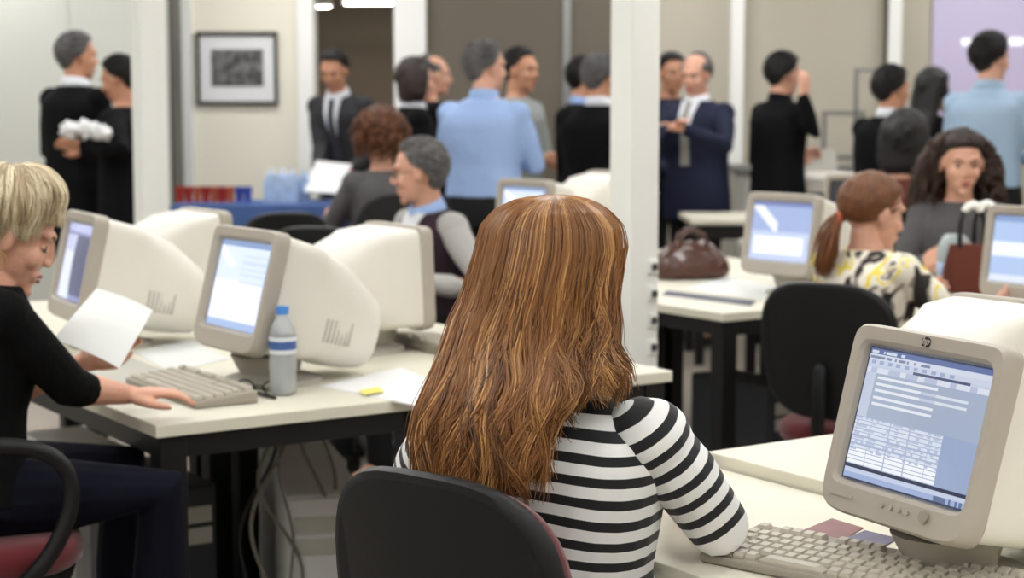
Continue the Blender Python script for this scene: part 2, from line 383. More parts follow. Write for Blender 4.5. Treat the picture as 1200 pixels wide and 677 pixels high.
def person(label, pos, yaw, H=1.75, fem=False, seated=False, seat=.45, lean=0, side=0, top='suit', bottom='trs', outfit='jacket', sk='skinm',
           hair='short', hairm='hdbrown', hth=.016, rh=None, lh=None, rcurl=.5, lcurl=.5, rhand=None, lhand=None, relb=None, lelb=None, headyaw=0, headpitch=.08, headroll=0,
           collar=None, front=None, tie=None, sleeve=None, voxel=.008, group=None, sleeve_to=.96, legs=None, relp=None, lelp=None, waist=None, wide=1.0, shoes=True, glasses=None, nohair=False, gaze=True, hoffset=(0, 0, 0), name='person', step=0):
    k = H/1.75; T = FEM if fem else MALE
    root = thing(name, label, 'person', pos, yaw, group)
    if seated: pel = V3((0, 0, seat+.10*k)); sl = .452*k
    else: pel = V3((0, 0, .90*k)); sl = .552*k
    nb = pel+V3((side, math.sin(lean)*sl, math.cos(lean)*sl))
    up = (nb-pel).normalized(); fw = V3((0, 1, 0)); fw = (fw-up*fw.dot(up)).normalized(); rt = fw.cross(up)
    hc = nb+up*(.07*k)+V3((0, .03, 0))*k+V3((0, 0, .072*k))+V3(hoffset)
    HM = head_matrix(hc, headyaw, headpitch, headroll) @ Matrix.Scale(max(k, .95)*1.03, 4)
    root['hc'] = tuple(hc)
    def tp(t): return pel+(nb-pel)*t
    def torso(mb, t0, t1, f, add, sect_n=24):
        secs = []; n = max(6, int((t1-t0)*14))
        for i in range(n+1):
            t = t0+(t1-t0)*i/n; w, d = lerp_tab(T, t)
            w *= wide
            c = tp(t) if t >= 0 or not seated else tp(0)+up*(t*sl)
            if t < 0 and not seated: c = pel+V3((0, 0, t*sl))
            e = 2.5 if t < .85 else 2.1
            secs.append((c, rt*(w*f*k+add), fw*(d*f*k+add), e))
        mb.sect(secs, sect_n)
    # arms
    sh = {}; el = {}; wr = {}; l1, l2 = .285*k, .25*k
    for s, tgt, hint in ((1, rh, relb), (-1, lh, lelb)):
        S = tp(.855)+rt*(s*(.172 if not fem else .148)*k*wide)
        if tgt is None: tgt = S+V3((s*.06, .06, -.51*k))
        if hint is None: hint = (s*.35, -1, -.3)
        e, w_ = ik(S, tgt, l1, l2, hint)
        ep = relp if s == 1 else lelp
        if ep is not None: e, w_ = V3(ep), V3(tgt)
        sh[s], el[s], wr[s] = S, e, w_
    # legs
    hip = {}; kn = {}; an = {}
    for s in (1, -1):
        hip[s] = tp(0)+rt*(s*.088*k)+V3((0, 0, -.02))
        if seated:
            kn[s] = hip[s]+V3((s*.06, .40*k, -.01)); an[s] = V3((kn[s].x, kn[s].y-.02, .085))
            if legs: kn[s] = V3(legs[s][0]); an[s] = V3(legs[s][1])
        else:
            st = step*s
            kn[s] = V3((s*.10*k, .02+st*.5, .48*k)); an[s] = V3((s*.11*k, -.03+st, .085))
    b = MB()
    torso(b, -.1, 1.04, .9, -.004)
    for s in (1, -1):
        b.ell(sh[s], (.05*k, .05*k, .05*k), 12, 8)
        b.tube([sh[s], sh[s].lerp(el[s], .5), el[s], el[s].lerp(wr[s], .35), wr[s]], [.046*k, .041*k, .035*k, .036*k, .023*k], 12)
        hd = (wr[s]-el[s]); sp = (rhand if s == 1 else lhand)
        d_, pn_ = (V3(sp[0]), V3(sp[1])) if sp else (hd, V3((-s, 0, 0)) if abs(hd.normalized().x) < .7 else V3((0, 0, -1)))
        hand(b, wr[s], d_, pn_, s, rcurl if s == 1 else lcurl, k*(.95 if fem else 1.02))
        b.tube([hip[s], hip[s].lerp(kn[s], .5), kn[s], kn[s].lerp(an[s], .3), an[s]], [.078*k, .066*k, .05*k, .052*k, .034*k], 12)
        b.tube([an[s], an[s]+V3((0, .13*k, -.05))], [.036*k, .026*k], 10)
    b.tube([tp(.95), nb+up*.04*k, hc+V3((0, -.015, -.03))], [.056*k, .05*k if fem else .056*k, .052*k if fem else .058*k], 14)
    head_bits(b, HM, 1.0, fem)
    b.build('body', M[sk], root, voxel=voxel*.8 if voxel > .006 else voxel, it=2 if voxel < .006 else 3)
    # clothes
    tm = M[top] if isinstance(top, str) else top; bmm = M[bottom]
    ex = .014 if outfit == 'jacket' else .007
    t0 = -.30 if outfit == 'jacket' else .10
    if seated: t0 = -.05
    g = MB(); torso(g, t0, .985, 1.0, ex); arms = {}
    for s in (1, -1):
        sv = MB() if sleeve else g
        f = sleeve_to; w_ = el[s].lerp(wr[s], f); sr = (.056+ex)*k
        sv.ell(sh[s]+up*(-.004)-rt*(s*.008), (sr, sr, sr), 16, 12)
        sv.tube([sh[s]+rt*(-s*.02), sh[s].lerp(el[s], .45), el[s], el[s].lerp(w_, .5), w_], [(.058+ex*.5)*k, (.050+ex*.6)*k, (.043+ex*.6)*k, (.039+ex*.6)*k, (.031+ex*.6)*k], 14, True)
        if sleeve: sv.build('sleeve', M[sleeve], root, voxel=voxel, it=3)
    g.build('jacket' if outfit == 'jacket' else ('vest' if outfit == 'vest' else 'shirt'), tm, root, voxel=voxel, it=4)
    p = MB(); torso(p, -.16 if not seated else -.1, .16, 1.0, .004)
    for s in (1, -1):
        p.tube([hip[s], hip[s].lerp(kn[s], .5), kn[s], kn[s].lerp(an[s], .4), an[s]+V3((0, 0, .02))], [.094*k, .08*k, .064*k, .062*k, .05*k], 14)
    p.build('trousers', bmm, root, voxel=voxel*1.1, it=3)
    if shoes:
        for s in (1, -1):
            q = MB(); a = V3((an[s].x, an[s].y, 0)); 
            q.sect([(a+V3((0, -.07, .045)), (.02, 0, 0), (0, 0, .035), 2.4), (a+V3((0, -.055, .05)), (.038, 0, 0), (0, 0, .05), 2.4), (a+V3((0, .0, .05)), (.042, 0, 0), (0, 0, .05), 2.4),
                    (a+V3((0, .08, .035)), (.046, 0, 0), (0, 0, .034), 2.4), (a+V3((0, .16, .028)), (.044, 0, 0), (0, 0, .027), 2.4), (a+V3((0, .2, .022)), (.022, 0, 0), (0, 0, .018), 2.4)], 16)
            q.build('shoe', M['shoe'], root, smooth=True, angle=60)
    # neck, chest
    if collar:
        c = MB(); cc = tp(1.0); rs = []
        c.rings([[cc+rt*(a*math.cos(2*PI*j/24))*k+fw*((a*.95)*math.sin(2*PI*j/24)+.008)*k+up*(z+.012*(-math.sin(2*PI*j/24)))*k for j in range(24)] for a, z in ((.078, -.03), (.080, -.01), (.070, .028), (.064, .03), (.060, .0), (.062, -.03))])
        c.build('collar', M[collar], root, smooth=True)
    def panel(nm, m_, w0, w1, ta, tb, off, ends=.0):
        q = MB(); rings = []
        for i in range(15):
            t = ta+(tb-ta)*i/14; w, d = lerp_tab(T, t); hw = w0+(w1-w0)*i/14; row = []; row2 = []
            for j in range(7):
                x = hw*(j/3-1); yy = (1-min(.99, abs(x)/((w*wide)+.01))**2.5)**(1/2.5)*(d*k+ex)
                pos_ = tp(t)+rt*x+fw*(yy+off); row.append(pos_); row2.append(pos_-fw*.02)
            rings.append(row+row2[::-1])
        q.rings(rings); return q.build(nm, M[m_], root, smooth=True, angle=50)
    if front: panel('shirt_front', front, .012, .062, .42, .99, .003)
    if tie: panel('necktie', tie, .03, .018, .3, .98, .011)
    # face
    o_ = Matrix.Identity(4)
    if gaze:
        for s in (-1, 1):
            dn = gaze == 'down'
            e = MB(); e.M = HM; e.ell((s*.031, .0685, .004), (.0125, .0125, .0075), 14, 10); e.mi = 1; e.ell((s*.031, .0765, .0035), (.0068, .0055, .0066), 10, 8); e.tube([(s*.018, .0795, .008 if not dn else -.002), (s*.031, .0835, .0115 if not dn else -.004), (s*.045, .0745, .008 if not dn else -.002)], .0016, 6)
            e.build('eye', [M['eyew'] if gaze != 'down' else M[sk], M['eyed']], root, smooth=True)
            e = MB(); e.M = HM; e.tube([(s*.014, .090, .024), (s*.031, .086, .031), (s*.048, .073, .026)], [.003, .0034, .002], 6); e.build('eyebrow', M['brow'], root, smooth=True)
        e = MB(); e.M = HM; e.tube([(-.021, .0825, -.059), (-.008, .0935, -.056), (0, .0935, -.058), (.008, .0935, -.056), (.021, .0825, -.059)], [.0015, .0042, .004, .0042, .0015], 8)
        e.tube([(-.018, .084, -.064), (0, .0925, -.068), (.018, .083, -.064)], [.0015, .0046, .0015], 8); e.build('lips', M['lip'], root, smooth=True)
    if glasses:
        e = MB(); e.M = HM
        for s in (-1, 1):
            c = V3((s*.033, .096, .003))
            e.tube([c+V3((.021*math.cos(a*PI/8), -abs(.021*math.cos(a*PI/8)+s*.033-s*.0)*.15, .0145*math.sin(a*PI/8))) for a in range(17)], .0026, 6)
            e.tube([(s*.054, .086, .008), (s*.078, .04, .008), (s*.082, -.01, .006)], .0018, 6)
        e.tube([(-.012, .1, .006), (0, .103, .009), (.012, .1, .006)], .0017, 6)
        e.build('spectacles', M['specs'], root, smooth=True)
    if not nohair:
        h = MB(); st = hair
        hair_shell(h, HM, st, hth, 1.0, len(label)+yaw)
        o = h.M; h.M = HM
        if hair == 'bob':
            for s in (-1, 1): h.sect([((s*.066, -.02, .06), (.03, 0, 0), (0, .07, 0), 2), ((s*.082, -.02, .0), (.026, 0, 0), (0, .065, 0), 2), ((s*.084, -.015, -.07), (.026, 0, 0), (0, .055, 0), 2), ((s*.078, -.01, -.12), (.014, 0, 0), (0, .035, 0), 2)], 16)
            h.sect([((0, -.05, .06), (.085, 0, 0), (0, .065, 0), 2.2), ((0, -.06, -.02), (.092, 0, 0), (0, .055, 0), 2.2), ((0, -.055, -.1), (.085, 0, 0), (0, .045, 0), 2.2), ((0, -.05, -.13), (.07, 0, 0), (0, .03, 0), 2.2)], 20)
        if hair == 'long':
            h.sect([((0, -.04, .07), (.075, 0, 0), (0, .07, 0), 2.2), ((0, -.06, -.02), (.095, 0, 0), (0, .06, 0), 2.2), ((0, -.07, -.12), (.1, 0, 0), (0, .055, 0), 2.2), ((0, -.11, -.22), (.105, 0, 0), (0, .04, 0), 2.2), ((0, -.13, -.34), (.085, 0, 0), (0, .028, 0), 2.2)], 20)
            for s in (-1, 1): h.tube([(s*.07, .0, .05), (s*.088, .01, -.04), (s*.09, .03, -.13), (s*.09, .06, -.23)], [.022, .024, .026, .014], 10)
        h.M = o
        h.build('hair', M[hairm], root, voxel=max(.005, voxel*.75), it=2)
        if hair in ('short', 'bald'): short_locks(root, HM, hair, hth, hairm, len(label))
    root['J'] = 1
    del root['J']; del root['hc']
    return root, dict(HM=HM, sh=sh, el=el, wr=wr, tp=tp, rt=rt, fw=fw, up=up, nb=nb, hc=hc, T=T, k=k, torso=torso)

# ------------------------------------------------------------------ office furniture
def office_chair(label, loc, rz, arms=False, seat_z=.47, back_z=(.50, .92), bw=.21, group=None, tilt=.10, backoff=-.225):
    t = thing('office_chair', label, 'chair', loc, rz, group)
    def plate(hw, zc, hh, ys, sc, e=3.2, curve=.7, n=40):
        q = MB(); rs = []
        for y, f in zip(ys, sc):
            r = []
            for j in range(n):
                a = 2*PI*(j+.5)/n; c, s_ = math.cos(a), math.sin(a)
                x = hw*f*math.copysign(abs(c)**(2/e), c); z = hh*f*math.copysign(abs(s_)**(2/e), s_)
                x *= 1-.10*(z/hh < 0)*abs(z/hh)
                r.append(V3((x, y+curve*x*x-tilt*(z), zc+z)))
            rs.append(r)
        q.rings(rs, cap=False)
        # domed caps built of shrinking rings
        for end, yy in ((rs[0], ys[0]), (rs[-1], ys[-1])):
            inner = []
            for g in (1, .75, .5, .25, .04):
                inner.append([V3((p.x*g, yy+curve*(p.x*g)**2-tilt*((p.z-zc)*g), zc+(p.z-zc)*g)) for p in end])
            q.rings(inner, cap=True)
        return q
    zc = (back_z[0]+back_z[1])/2; hh = (back_z[1]-back_z[0])/2; yb = backoff
    plate(bw, zc, hh, [yb-.035, yb-.033, yb-.02, yb-.008], [.93, .98, 1.0, .985]).build('back_shell', M['plast'], t, smooth=True, angle=60)
    plate(bw*.985, zc, hh*.985, [yb-.009, yb+.012, yb+.028, yb+.032], [.95, .95, .92, .86]).build('backrest', M['red'], t, smooth=True, angle=60)
    q = MB(); e = 3.0
    prof = [(seat_z-.07, .92), (seat_z-.055, .99), (seat_z-.03, 1.0), (seat_z-.01, .97), (seat_z, .88)]
    q.sect([((0, .02, z), (.235*f, 0, 0), (0, .225*f, 0), e) for z, f in prof], 36); q.build('seat', M['red'], t, smooth=True, angle=60)
    q = MB(); q.sect([((0, .02, z), (.225*f, 0, 0), (0, .215*f, 0), e) for z, f in ((seat_z-.11, .8), (seat_z-.095, .95), (seat_z-.071, .98))], 36); q.build('seat_pan', M['plast'], t, smooth=True, angle=60)
    q = MB(); q.tube([(0, -.05, seat_z-.115), (0, -.2, seat_z-.11), (0, yb-.06, seat_z-.02), (0, yb-.05, zc-.05)], [.022, .022, .022, .02], 10, sq=.6); q.build('back_bracket', M['plast'], t, smooth=True)
    q = MB(); q.lathe((0, 0, 0), [(.028, .1), (.028, seat_z-.2), (.018, seat_z-.2), (.018, seat_z-.10), (.0, seat_z-.10)], 16); q.build('gas_column', M['plast'], t, smooth=True, angle=40)
    for i in range(5):
        a = 2*PI*i/5+.3; d = V3((math.cos(a), math.sin(a), 0))
        q = MB(); q.tube([d*.02+V3((0, 0, .11)), d*.15+V3((0, 0, .10)), d*.27+V3((0, 0, .075))], [.028, .024, .017], 8); l = q.build('leg', M['plast'], t, smooth=True)
        q = MB(); p = d*.27+V3((0, 0, .028)); s_ = V3((-d.y, d.x, 0))
        q.tube([p-s_*.024, p-s_*.008], .028, 12, False); q.tube([p+s_*.008, p+s_*.024], .028, 12, False); q.tube([p, p+V3((0, 0, .04))], .009, 8); q.build('caster', M['plast'], l, smooth=True, angle=50)
    if arms:
        for s in (-1, 1):
            q = MB(); x = s*.265
            q.tube([(s*.2, -.06, seat_z-.085), (x, -.06, seat_z-.07), (x, -.13, seat_z+.02), (x, -.16, seat_z+.12), (x, -.13, seat_z+.19), (x, -.05, seat_z+.215), (x, .08, seat_z+.21), (x, .16, seat_z+.18), (x, .19, seat_z+.11), (x, .15, seat_z+.0), (x, .08, seat_z-.07), (s*.2, .08, seat_z-.085)], .018, 12)
            q.build('armrest', M['plast'], t, smooth=True, sub=2)
    return t

def desk(label, a, b, da, db, group='desks with black steel legs', z=.74, extra=(), legs=True):
    """a from O0 along E1, b along E2; da x db"""
    t = thing('desk', label, 'desk', G(a, b), TH, group)
    q = MB(); q.box((da/2, db/2, z-.0135), (da-.003, db-.003, .027)); q.build('desktop', [M['desk']], t, bevel=.002)
    q = MB(); i = .035; h = .05; zz = z-.027-h/2
    q.box((da/2, i, zz), (da-2*i, .03, h)); q.box((da/2, db-i, zz), (da-2*i, .03, h)); q.box((i, db/2, zz), (.03, db-2*i, h)); q.box((da-i, db/2, zz), (.03, db-2*i, h))
    q.build('steel_frame', M['steel'], t, bevel=.002)
    for x in (.045, da-.045):
        for y in (.045, db-.045):
            q = MB(); q.box((x, y, (z-.03)/2+.004), (.06, .06, z-.04)); q.box((x, y, .006), (.07, .07, .012)); q.build('leg', M['steel'], t, bevel=.003)
    return t

def screen_mesh(w, h, nx, ny, fn, bulge=.006):
    me = bpy.data.meshes.new('screen'); vs = []; fs = []; cols = []
    for j in range(ny+1):
        for i in range(nx+1):
            u = i/nx; v = j/ny; x = (u-.5)*w; z = (v-.5)*h
            vs.append((x, -bulge*(1-(2*u-1)**2)*(1-(2*v-1)**2)*1.0, z))
    for j in range(ny):
        for i in range(nx):
            a = j*(nx+1)+i; fs.append((a, a+1, a+nx+2, a+nx+1))
            c_ = fn((i+.5)/nx, (j+.5)/ny); g_ = sum(c_)/3; cols.append((*srgb(tuple(x*.72+g_*.28 for x in c_)), 1))
    me.from_pydata(vs, [], fs); at = me.color_attributes.new('pic', 'FLOAT_COLOR', 'CORNER'); fl = []
    for c in cols: fl += list(c)*4
    at.data.foreach_set('color', fl); me.polygons.foreach_set('use_smooth', [True]*len(fs)); me.update()
    return me
M['screen'] = attrcol('screen_picture', 'pic', .18, .60); M['screenb'] = attrcol('bright_screen_picture', 'pic', .18, .74)
def crt(label, loc, rz, fn=None, tilt=.2, k=1.0, nx=60, ny=46, group='beige tube monitors', logo=None, arch=2.6, buttons=False, stand=True, off=False, roll=0):
    t = thing('crt_monitor', label, 'monitor', loc, rz, group); t.scale = (k, k, k)
    W_, H_ = .330, .288
    HM = Matrix.Translation((0, .12, .048)) @ Matrix.Rotation(-tilt, 4, 'X') @ Matrix.Translation((0, -.12, H_/2+.012))
    # bezel ring around the picture tube
    q = MB(); q.M = HM; n = 48
    def ring(w, h, y, e, zo=0, bot=0):
        r = []
        for j in range(n):
            a = 2*PI*(j+.5)/n; c, s = math.cos(a), math.sin(a)
            x = w/2*math.copysign(abs(c)**(2/e), c); z = h/2*math.copysign(abs(s)**(2/e), s)
            if bot and z < 0: z -= bot*(1-(x/(w/2))**2); x *= 1-.045*(-z/(h/2))**2
            r.append(V3((x, y, z+zo)))
        return r
    sw, sh_, so = .272, .206, .007
    q.rings([ring(sw+.004, sh_+.004, .020, 20, so), ring(sw+.008, sh_+.008, .004, 18, so), ring(sw+.020, sh_+.020, -.002, 14, so), ring(W_-.010, H_-.010, -.004, 15, 0, .010), ring(W_-.002, H_-.002, .003, 15, 0, .010), ring(W_, H_, .012, 15, 0, .010), ring(W_, H_, .032, 15, 0, .010), ring(W_-.012, H_-.012, .036, 15, 0, .010)], cap=False)
    bz = q.build('bezel', M['bezel'], t, smooth=True, angle=35)
    if buttons:
        q = MB(); q.M = HM
        for i, x in enumerate((-.012, .006, .024, .042)):
            q = MB(); q.M = HM; q.tube([(x, -.005, -.119), (x, -.0085, -.119)], .0036, 12, False); q.build('control_button', M['bezel'], bz, smooth=True, angle=40)
        q = MB(); q.M = HM; q.tube([(.078, -.005, -.118), (.078, -.009, -.118)], .009, 20, False); q.build('power_button', M['kb'], bz, smooth=True, angle=40)
        q = MB(); q.M = HM; q.box((-.108, -.0045, -.121), (.055, .002, .005)); q.build('model_plate', M['base'], bz)
    # housing
    q = MB(); q.M = HM
    def sc(y, w, h, zc, e): return ((0, y, zc), (w/2, 0, 0), (0, 0, h/2), e)
    q.sect([sc(.036, W_-.014, H_-.014, 0, 14), sc(.05, W_-.012, H_-.012, 0, 12), sc(.14, W_-.03, H_-.02, -.002, 9), sc(.175, W_-.055, H_-.03, -.006, 5.5), sc(.24, .265, .25, -.016, arch+.8), sc(.30, .235, .215, -.03, arch+.2), sc(.345, .205, .185, -.04, arch), sc(.355, .18, .16, -.042, arch)], 56)
    hs = q.build('housing', M['crt'], t, smooth=True, angle=32)
    for s in (-1, 1):
        q = MB(); q.M = HM
        for i in range(7): q.box((s*(.1345-i*.0016), .185+i*.012, -.055), (.008, .006, .055), rotz(s*.2))
        q.build('vent_grille', M['vent'], hs)
    # tube face
    me = screen_mesh(sw, sh_, nx, ny, fn or (lambda u, v: (22, 24, 26))); me.materials.append((M['screenb'] if not buttons else M['screen']) if not off else M['pcd'])
    o = bpy.data.objects.new('screen', me); COL.objects.link(o); o.parent = t; o.matrix_local = HM @ Matrix.Translation((0, .012, so))
    if logo:
        cu = bpy.data.curves.new('logo', 'FONT'); cu.body = logo; cu.size = .016; cu.extrude = .0006; cu.align_x = 'CENTER'; cu.align_y = 'CENTER'; cu.offset = .0003; cu.shear = .25
        tmp = bpy.data.objects.new('logo', cu); COL.objects.link(tmp); bpy.context.evaluated_depsgraph_get().update()
        me = bpy.data.meshes.new_from_object(tmp.evaluated_get(bpy.context.evaluated_depsgraph_get())); bpy.data.objects.remove(tmp)
        me.materials.clear(); me.materials.append(M['bezel']); lo = bpy.data.objects.new('logo_letters', me); COL.objects.link(lo)
        q = MB(); q.M = HM; q.sect([((0, -.0035, .129), (.0085, 0, 0), (0, 0, .0072), 3), ((0, -.0052, .129), (.0085, 0, 0), (0, 0, .0072), 3)], 24); lg = q.build('logo', M['dark'], t)
        lo.parent = lg; lo.matrix_local = HM @ Matrix.Translation((0, -.0055, .130)) @ Matrix.Rotation(PI/2, 4, 'X')
    q = MB(); q.sect([((0, .14, .0), (.112, 0, 0), (0, .112, 0), 2.3), ((0, .14, .010), (.11, 0, 0), (0, .11, 0), 2.3), ((0, .14, .016), (.09, 0, 0), (0, .09, 0), 2.1), ((0, .13, .024), (.07, 0, 0), (0, .07, 0), 2), ((0, .125, .066), (.08, 0, 0), (0, .09, 0), 2)], 40)
    q.build('swivel_base', M['base'], t, smooth=True, angle=40)
    return t
def keyboard(label, loc, rz, w=.45, d=.16):
    t = thing('keyboard', label, 'keyboard', loc, rz, None)
    q = MB(); h0, h1 = .014, .028
    q.rings([[V3((-w/2, -d/2, 0)), V3((w/2, -d/2, 0)), V3((w/2, d/2, 0)), V3((-w/2, d/2, 0))], [V3((-w/2, -d/2, h0)), V3((w/2, -d/2, h0)), V3((w/2, d/2, h1)), V3((-w/2, d/2, h1))]])
    q.build('case', M['kb'], t, bevel=.004)
    q = MB(); cols = 22; kw = (w-.03)/cols; rows = 6
    for r in range(rows):
        y = -d/2+.016+r*.0225+(.008 if r == 5 else 0); z = h0+(h1-h0)*((y+d/2)/d)
        c = 0
        while c < cols:
            if c in (15, 18.5) : pass
            wd = 1
            if r == 0 and c == 4: wd = 6
            if r in (1, 2, 3) and c in (0, 13): wd = 1.6
            x = -w/2+.015+(c+wd/2)*kw
            if not (15 <= c < 15.4) and not (r == 5 and int(c) in (1, 6, 11)):
                q.sect([((x, y, z-.002), (kw*wd*.46, 0, 0), (0, .0098, 0), 10), ((x, y, z+.003), (kw*wd*.46, 0, 0), (0, .0098, 0), 10), ((x, y, z+.0085), (kw*wd*.36, 0, 0), (0, .0075, .0006), 8)], 12)
            c += wd
    q.build('keys', M['key'], t)
    return t
# ------------------------------------------------------------------ the room
def wallbox(name, x0, x1, y0, y1, z0, z1, m, bevel=0, label=None):
    q = MB(); q.box(((x0+x1)/2, (y0+y1)/2, (z0+z1)/2), (x1-x0, y1-y0, z1-z0)); o = q.build(name, M[m], bevel=bevel); return struct(o, label)
BW = 12.0; CH = 2.9
def xat(px, Y): return WY(px, 122, Y).x
wallbox('floor', -5, 6, -3.2, 20.5, -.1, 0, 'floor')
wallbox('ceiling', -5, 6, -3.2, 20.5, CH, CH+.1, 'ceil')
wallbox('wall_left', -5.1, -5, -3.2, 20.5, 0, CH, 'wall2')
wallbox('wall_right', 6, 6.1, -3.2, 20.5, 0, CH, 'wall')
wallbox('wall_front', -5, 6, -3.3, -3.2, 0, CH, 'wall')
xa, xb, xc, xd, xe, xf = (xat(p, BW) for p in (197, 206, 350, 369, 463, 500))
wallbox('wall_back', -5, xat(82, 11.6), 11.6, BW+.15, 0, CH, 'wall2')
wallbox('wall_back', xat(82, 11.6)+.012, xat(197, 11.6), 11.6, BW+.15, 0, CH, 'wall2')
wallbox('trim_1', xat(82, 11.6), xat(82, 11.6)+.012, 11.608, BW+.15, 0, CH, 'wall2')
wallbox('wall_back', xb, xc, BW, BW+.15, 0, CH, 'wall')
wallbox('trim_2', xat(197, 11.6), xat(203, 11.6), 11.66, BW+.15, 0, CH, 'trimg')
wallbox('trim_3', xat(206, 11.9), xat(224, 11.9), 11.93, BW, 0, CH, 'white')
wallbox('door_1', xc, xd, BW-.06, BW+.2, 0, CH, 'white')
wallbox('door_2', xe, xf, BW-.08, BW+.2, 0, CH, 'white')
wallbox('wall_back', xd, xe, BW, BW+.15, 2.35, CH, 'wall')
xg, xh = xat(742, BW), xat(663, BW)
wallbox('wall_back', xf, xh-.02, BW, BW+.1, 0, CH, 'taupe'); wallbox('wall_back', xh+.03, xg, BW, BW+.1, 0, CH, 'taupe')
wallbox('trim_4', xh-.02, xh+.03, BW-.02, BW+.1, 0, CH, 'alum')
wallbox('wall_back', xg, 6, BW, BW+.15, 0, CH, 'beige')
wallbox('trim_5', xat(856, 11.9), xat(871, 11.9), 11.9, BW, 0, CH, 'white')
wallbox('trim_6', xat(1040, 11.9), xat(1055, 11.9), 11.9, BW, 0, CH, 'white'); wallbox('trim_7', xat(1036, 11.95), xat(1040, 11.9), 11.93, BW, 0, CH, 'trimg')
# the dim room beyond the doorway
wallbox('wall_back', -5, 6, 20.4, 20.5, 0, CH, 'taupe')
wallbox('wall_right', .6, .7, BW+.15, 20.4, 0, CH, 'taupe'); wallbox('wall_left', -3.6, -3.5, BW+.15, 20.4, 0, CH, 'taupe')
def column(px, Y, w, label):
    p = WY(px, 122, Y); q = MB(); q.box((0, 0, CH/2), (w, w, CH)); o = q.build('column', M['white'], bevel=.006)
    o.location = (p.x, Y, 0); o.rotation_euler = (0, 0, TH); return struct(o, label)
col1 = column(175, 7.0, .108, 'white square post between the left monitors and the back wall')
col2 = column(744, 5.2, .106, 'white square column behind the red-haired woman')
for i, z in enumerate((.60, .68, .76, .84, .92)):
    t = thing('power_socket', ['lowest', 'second lowest', 'middle', 'second highest', 'topmost'][i]+' grey power outlet on the white column', 'socket', (0, 0, 0), 0, 'outlets up the white column')
    q = MB(); q.box((.030, -.0555, z), (.034, .012, .045)); q.build('plate', M['white'], t, bevel=.003)
    q = MB(); q.box((.030, -.063, z), (.018, .008, .020)); q.build('insert', M['socket'], t)
    t.location = col2.location; t.rotation_euler = (0, 0, TH)
# ceiling tube fixtures (light the room)
def fixture(x, y, z, lx, ly, label, m=lightm, hang=False):
    t = thing('ceiling_lamp', label, 'lamp', (x, y, z), 0, 'ceiling lamps')
    q = MB(); q.box((0, 0, .03), (lx, ly, .05)); q.build('housing', M['white'], t, bevel=.004)
    q = MB(); q.box((0, 0, .0), (lx-.05, ly-.05, .012)); q.build('diffuser', m, t)
    if hang:
        for s in (-1, 1):
            q = MB(); q.tube([(s*lx*.35, 0, .05), (s*lx*.35, 0, CH-z)], .006, 6); q.build('rod', M['alum'], t)
for j, y in enumerate((-1.2, .9, 3.0, 5.1, 7.2, 9.3, 11.0)):
    for i, x in enumerate((-3.6, -1.3, 1.0, 3.3)):
        fixture(x, y, CH-.056, 1.25, .32, 'white ceiling panel lamp over the office')
for x, y in ((-2.2, 14.5), (-.6, 14.5), (-2.2, 18), (-.6, 18)): fixture(x, y, CH-.056, 1.25, .32, 'added unseen panel lamp brightening the room beyond the doorway', emit('fill_panel', (255, 245, 230), 20))  # unseen lamps, added so the far room does not go black
dimm = emit('far_tube_light', (255, 252, 245), 14.0)
p = WY(432, 4, 19.0); fixture(p.x, 19.0, p.z, .56, .10, 'longer lit tube lamp in the room beyond the doorway', dimm, True)
p = WY(376, 8, 17.0); fixture(p.x, 17.0, p.z, .22, .10, 'shorter lit tube lamp in the room beyond the doorway', dimm, True)

# picture
p = WY(278, 80, BW-.02); t = thing('picture_frame', 'framed monochrome picture with white mount on the cream wall', 'picture', (p.x, BW-.001, p.z))
w, h = 94/170.8, 84/170.8
q = MB(); b = .022
for c, s_ in (((0, -.018, h/2-b/2), (w, .036, b)), ((0, -.018, -h/2+b/2), (w, .036, b)), ((-w/2+b/2, -.018, 0), (b, .036, h-2*b)), ((w/2-b/2, -.018, 0), (b, .036, h-2*b))): q.box(c, s_)
q.build('frame', M['black'], t); q = MB(); q.box((0, -.010, 0), (w-.03, .012, h-.03)); q.build('mount', M['mount'], t)
q = MB(); q.box((0, -.018, .003), (.355, .004, .25)); q.build('print', M['photo'], t)
# projected picture on its screen
t = thing('mounted_screen', 'lavender lit projection screen high on the back wall', 'screen', (0, BW-.03, 0))
x0, x1 = xat(1091, BW-.03), 5.2
q = MB(); q.box(((x0+x1)/2, .01, 1.85), (x1-x0, .02, 1.3)); pm = emit('projected_lavender', (160, 145, 190), .10); pm.node_tree.nodes['Principled BSDF'].inputs['Base Color'].default_value = (*srgb((188, 180, 205)), 1); q.build('cloth', pm, t)
for nm_, a, b_, ya, yb in (('text', 1127, 1153, 45, 53), ('text', 1183, 1199, 44, 53), ('text', 1145, 1152, 56, 62)):
    pa, pb = WY(a, ya, BW-.03), WY(b_, yb, BW-.03); q = MB(); q.box(((pa.x+pb.x)/2, -.002, (pa.z+pb.z)/2), (pb.x-pa.x, .004, pa.z-pb.z)); q.build(nm_, emit('projected_white', (240, 240, 250), .5), t)

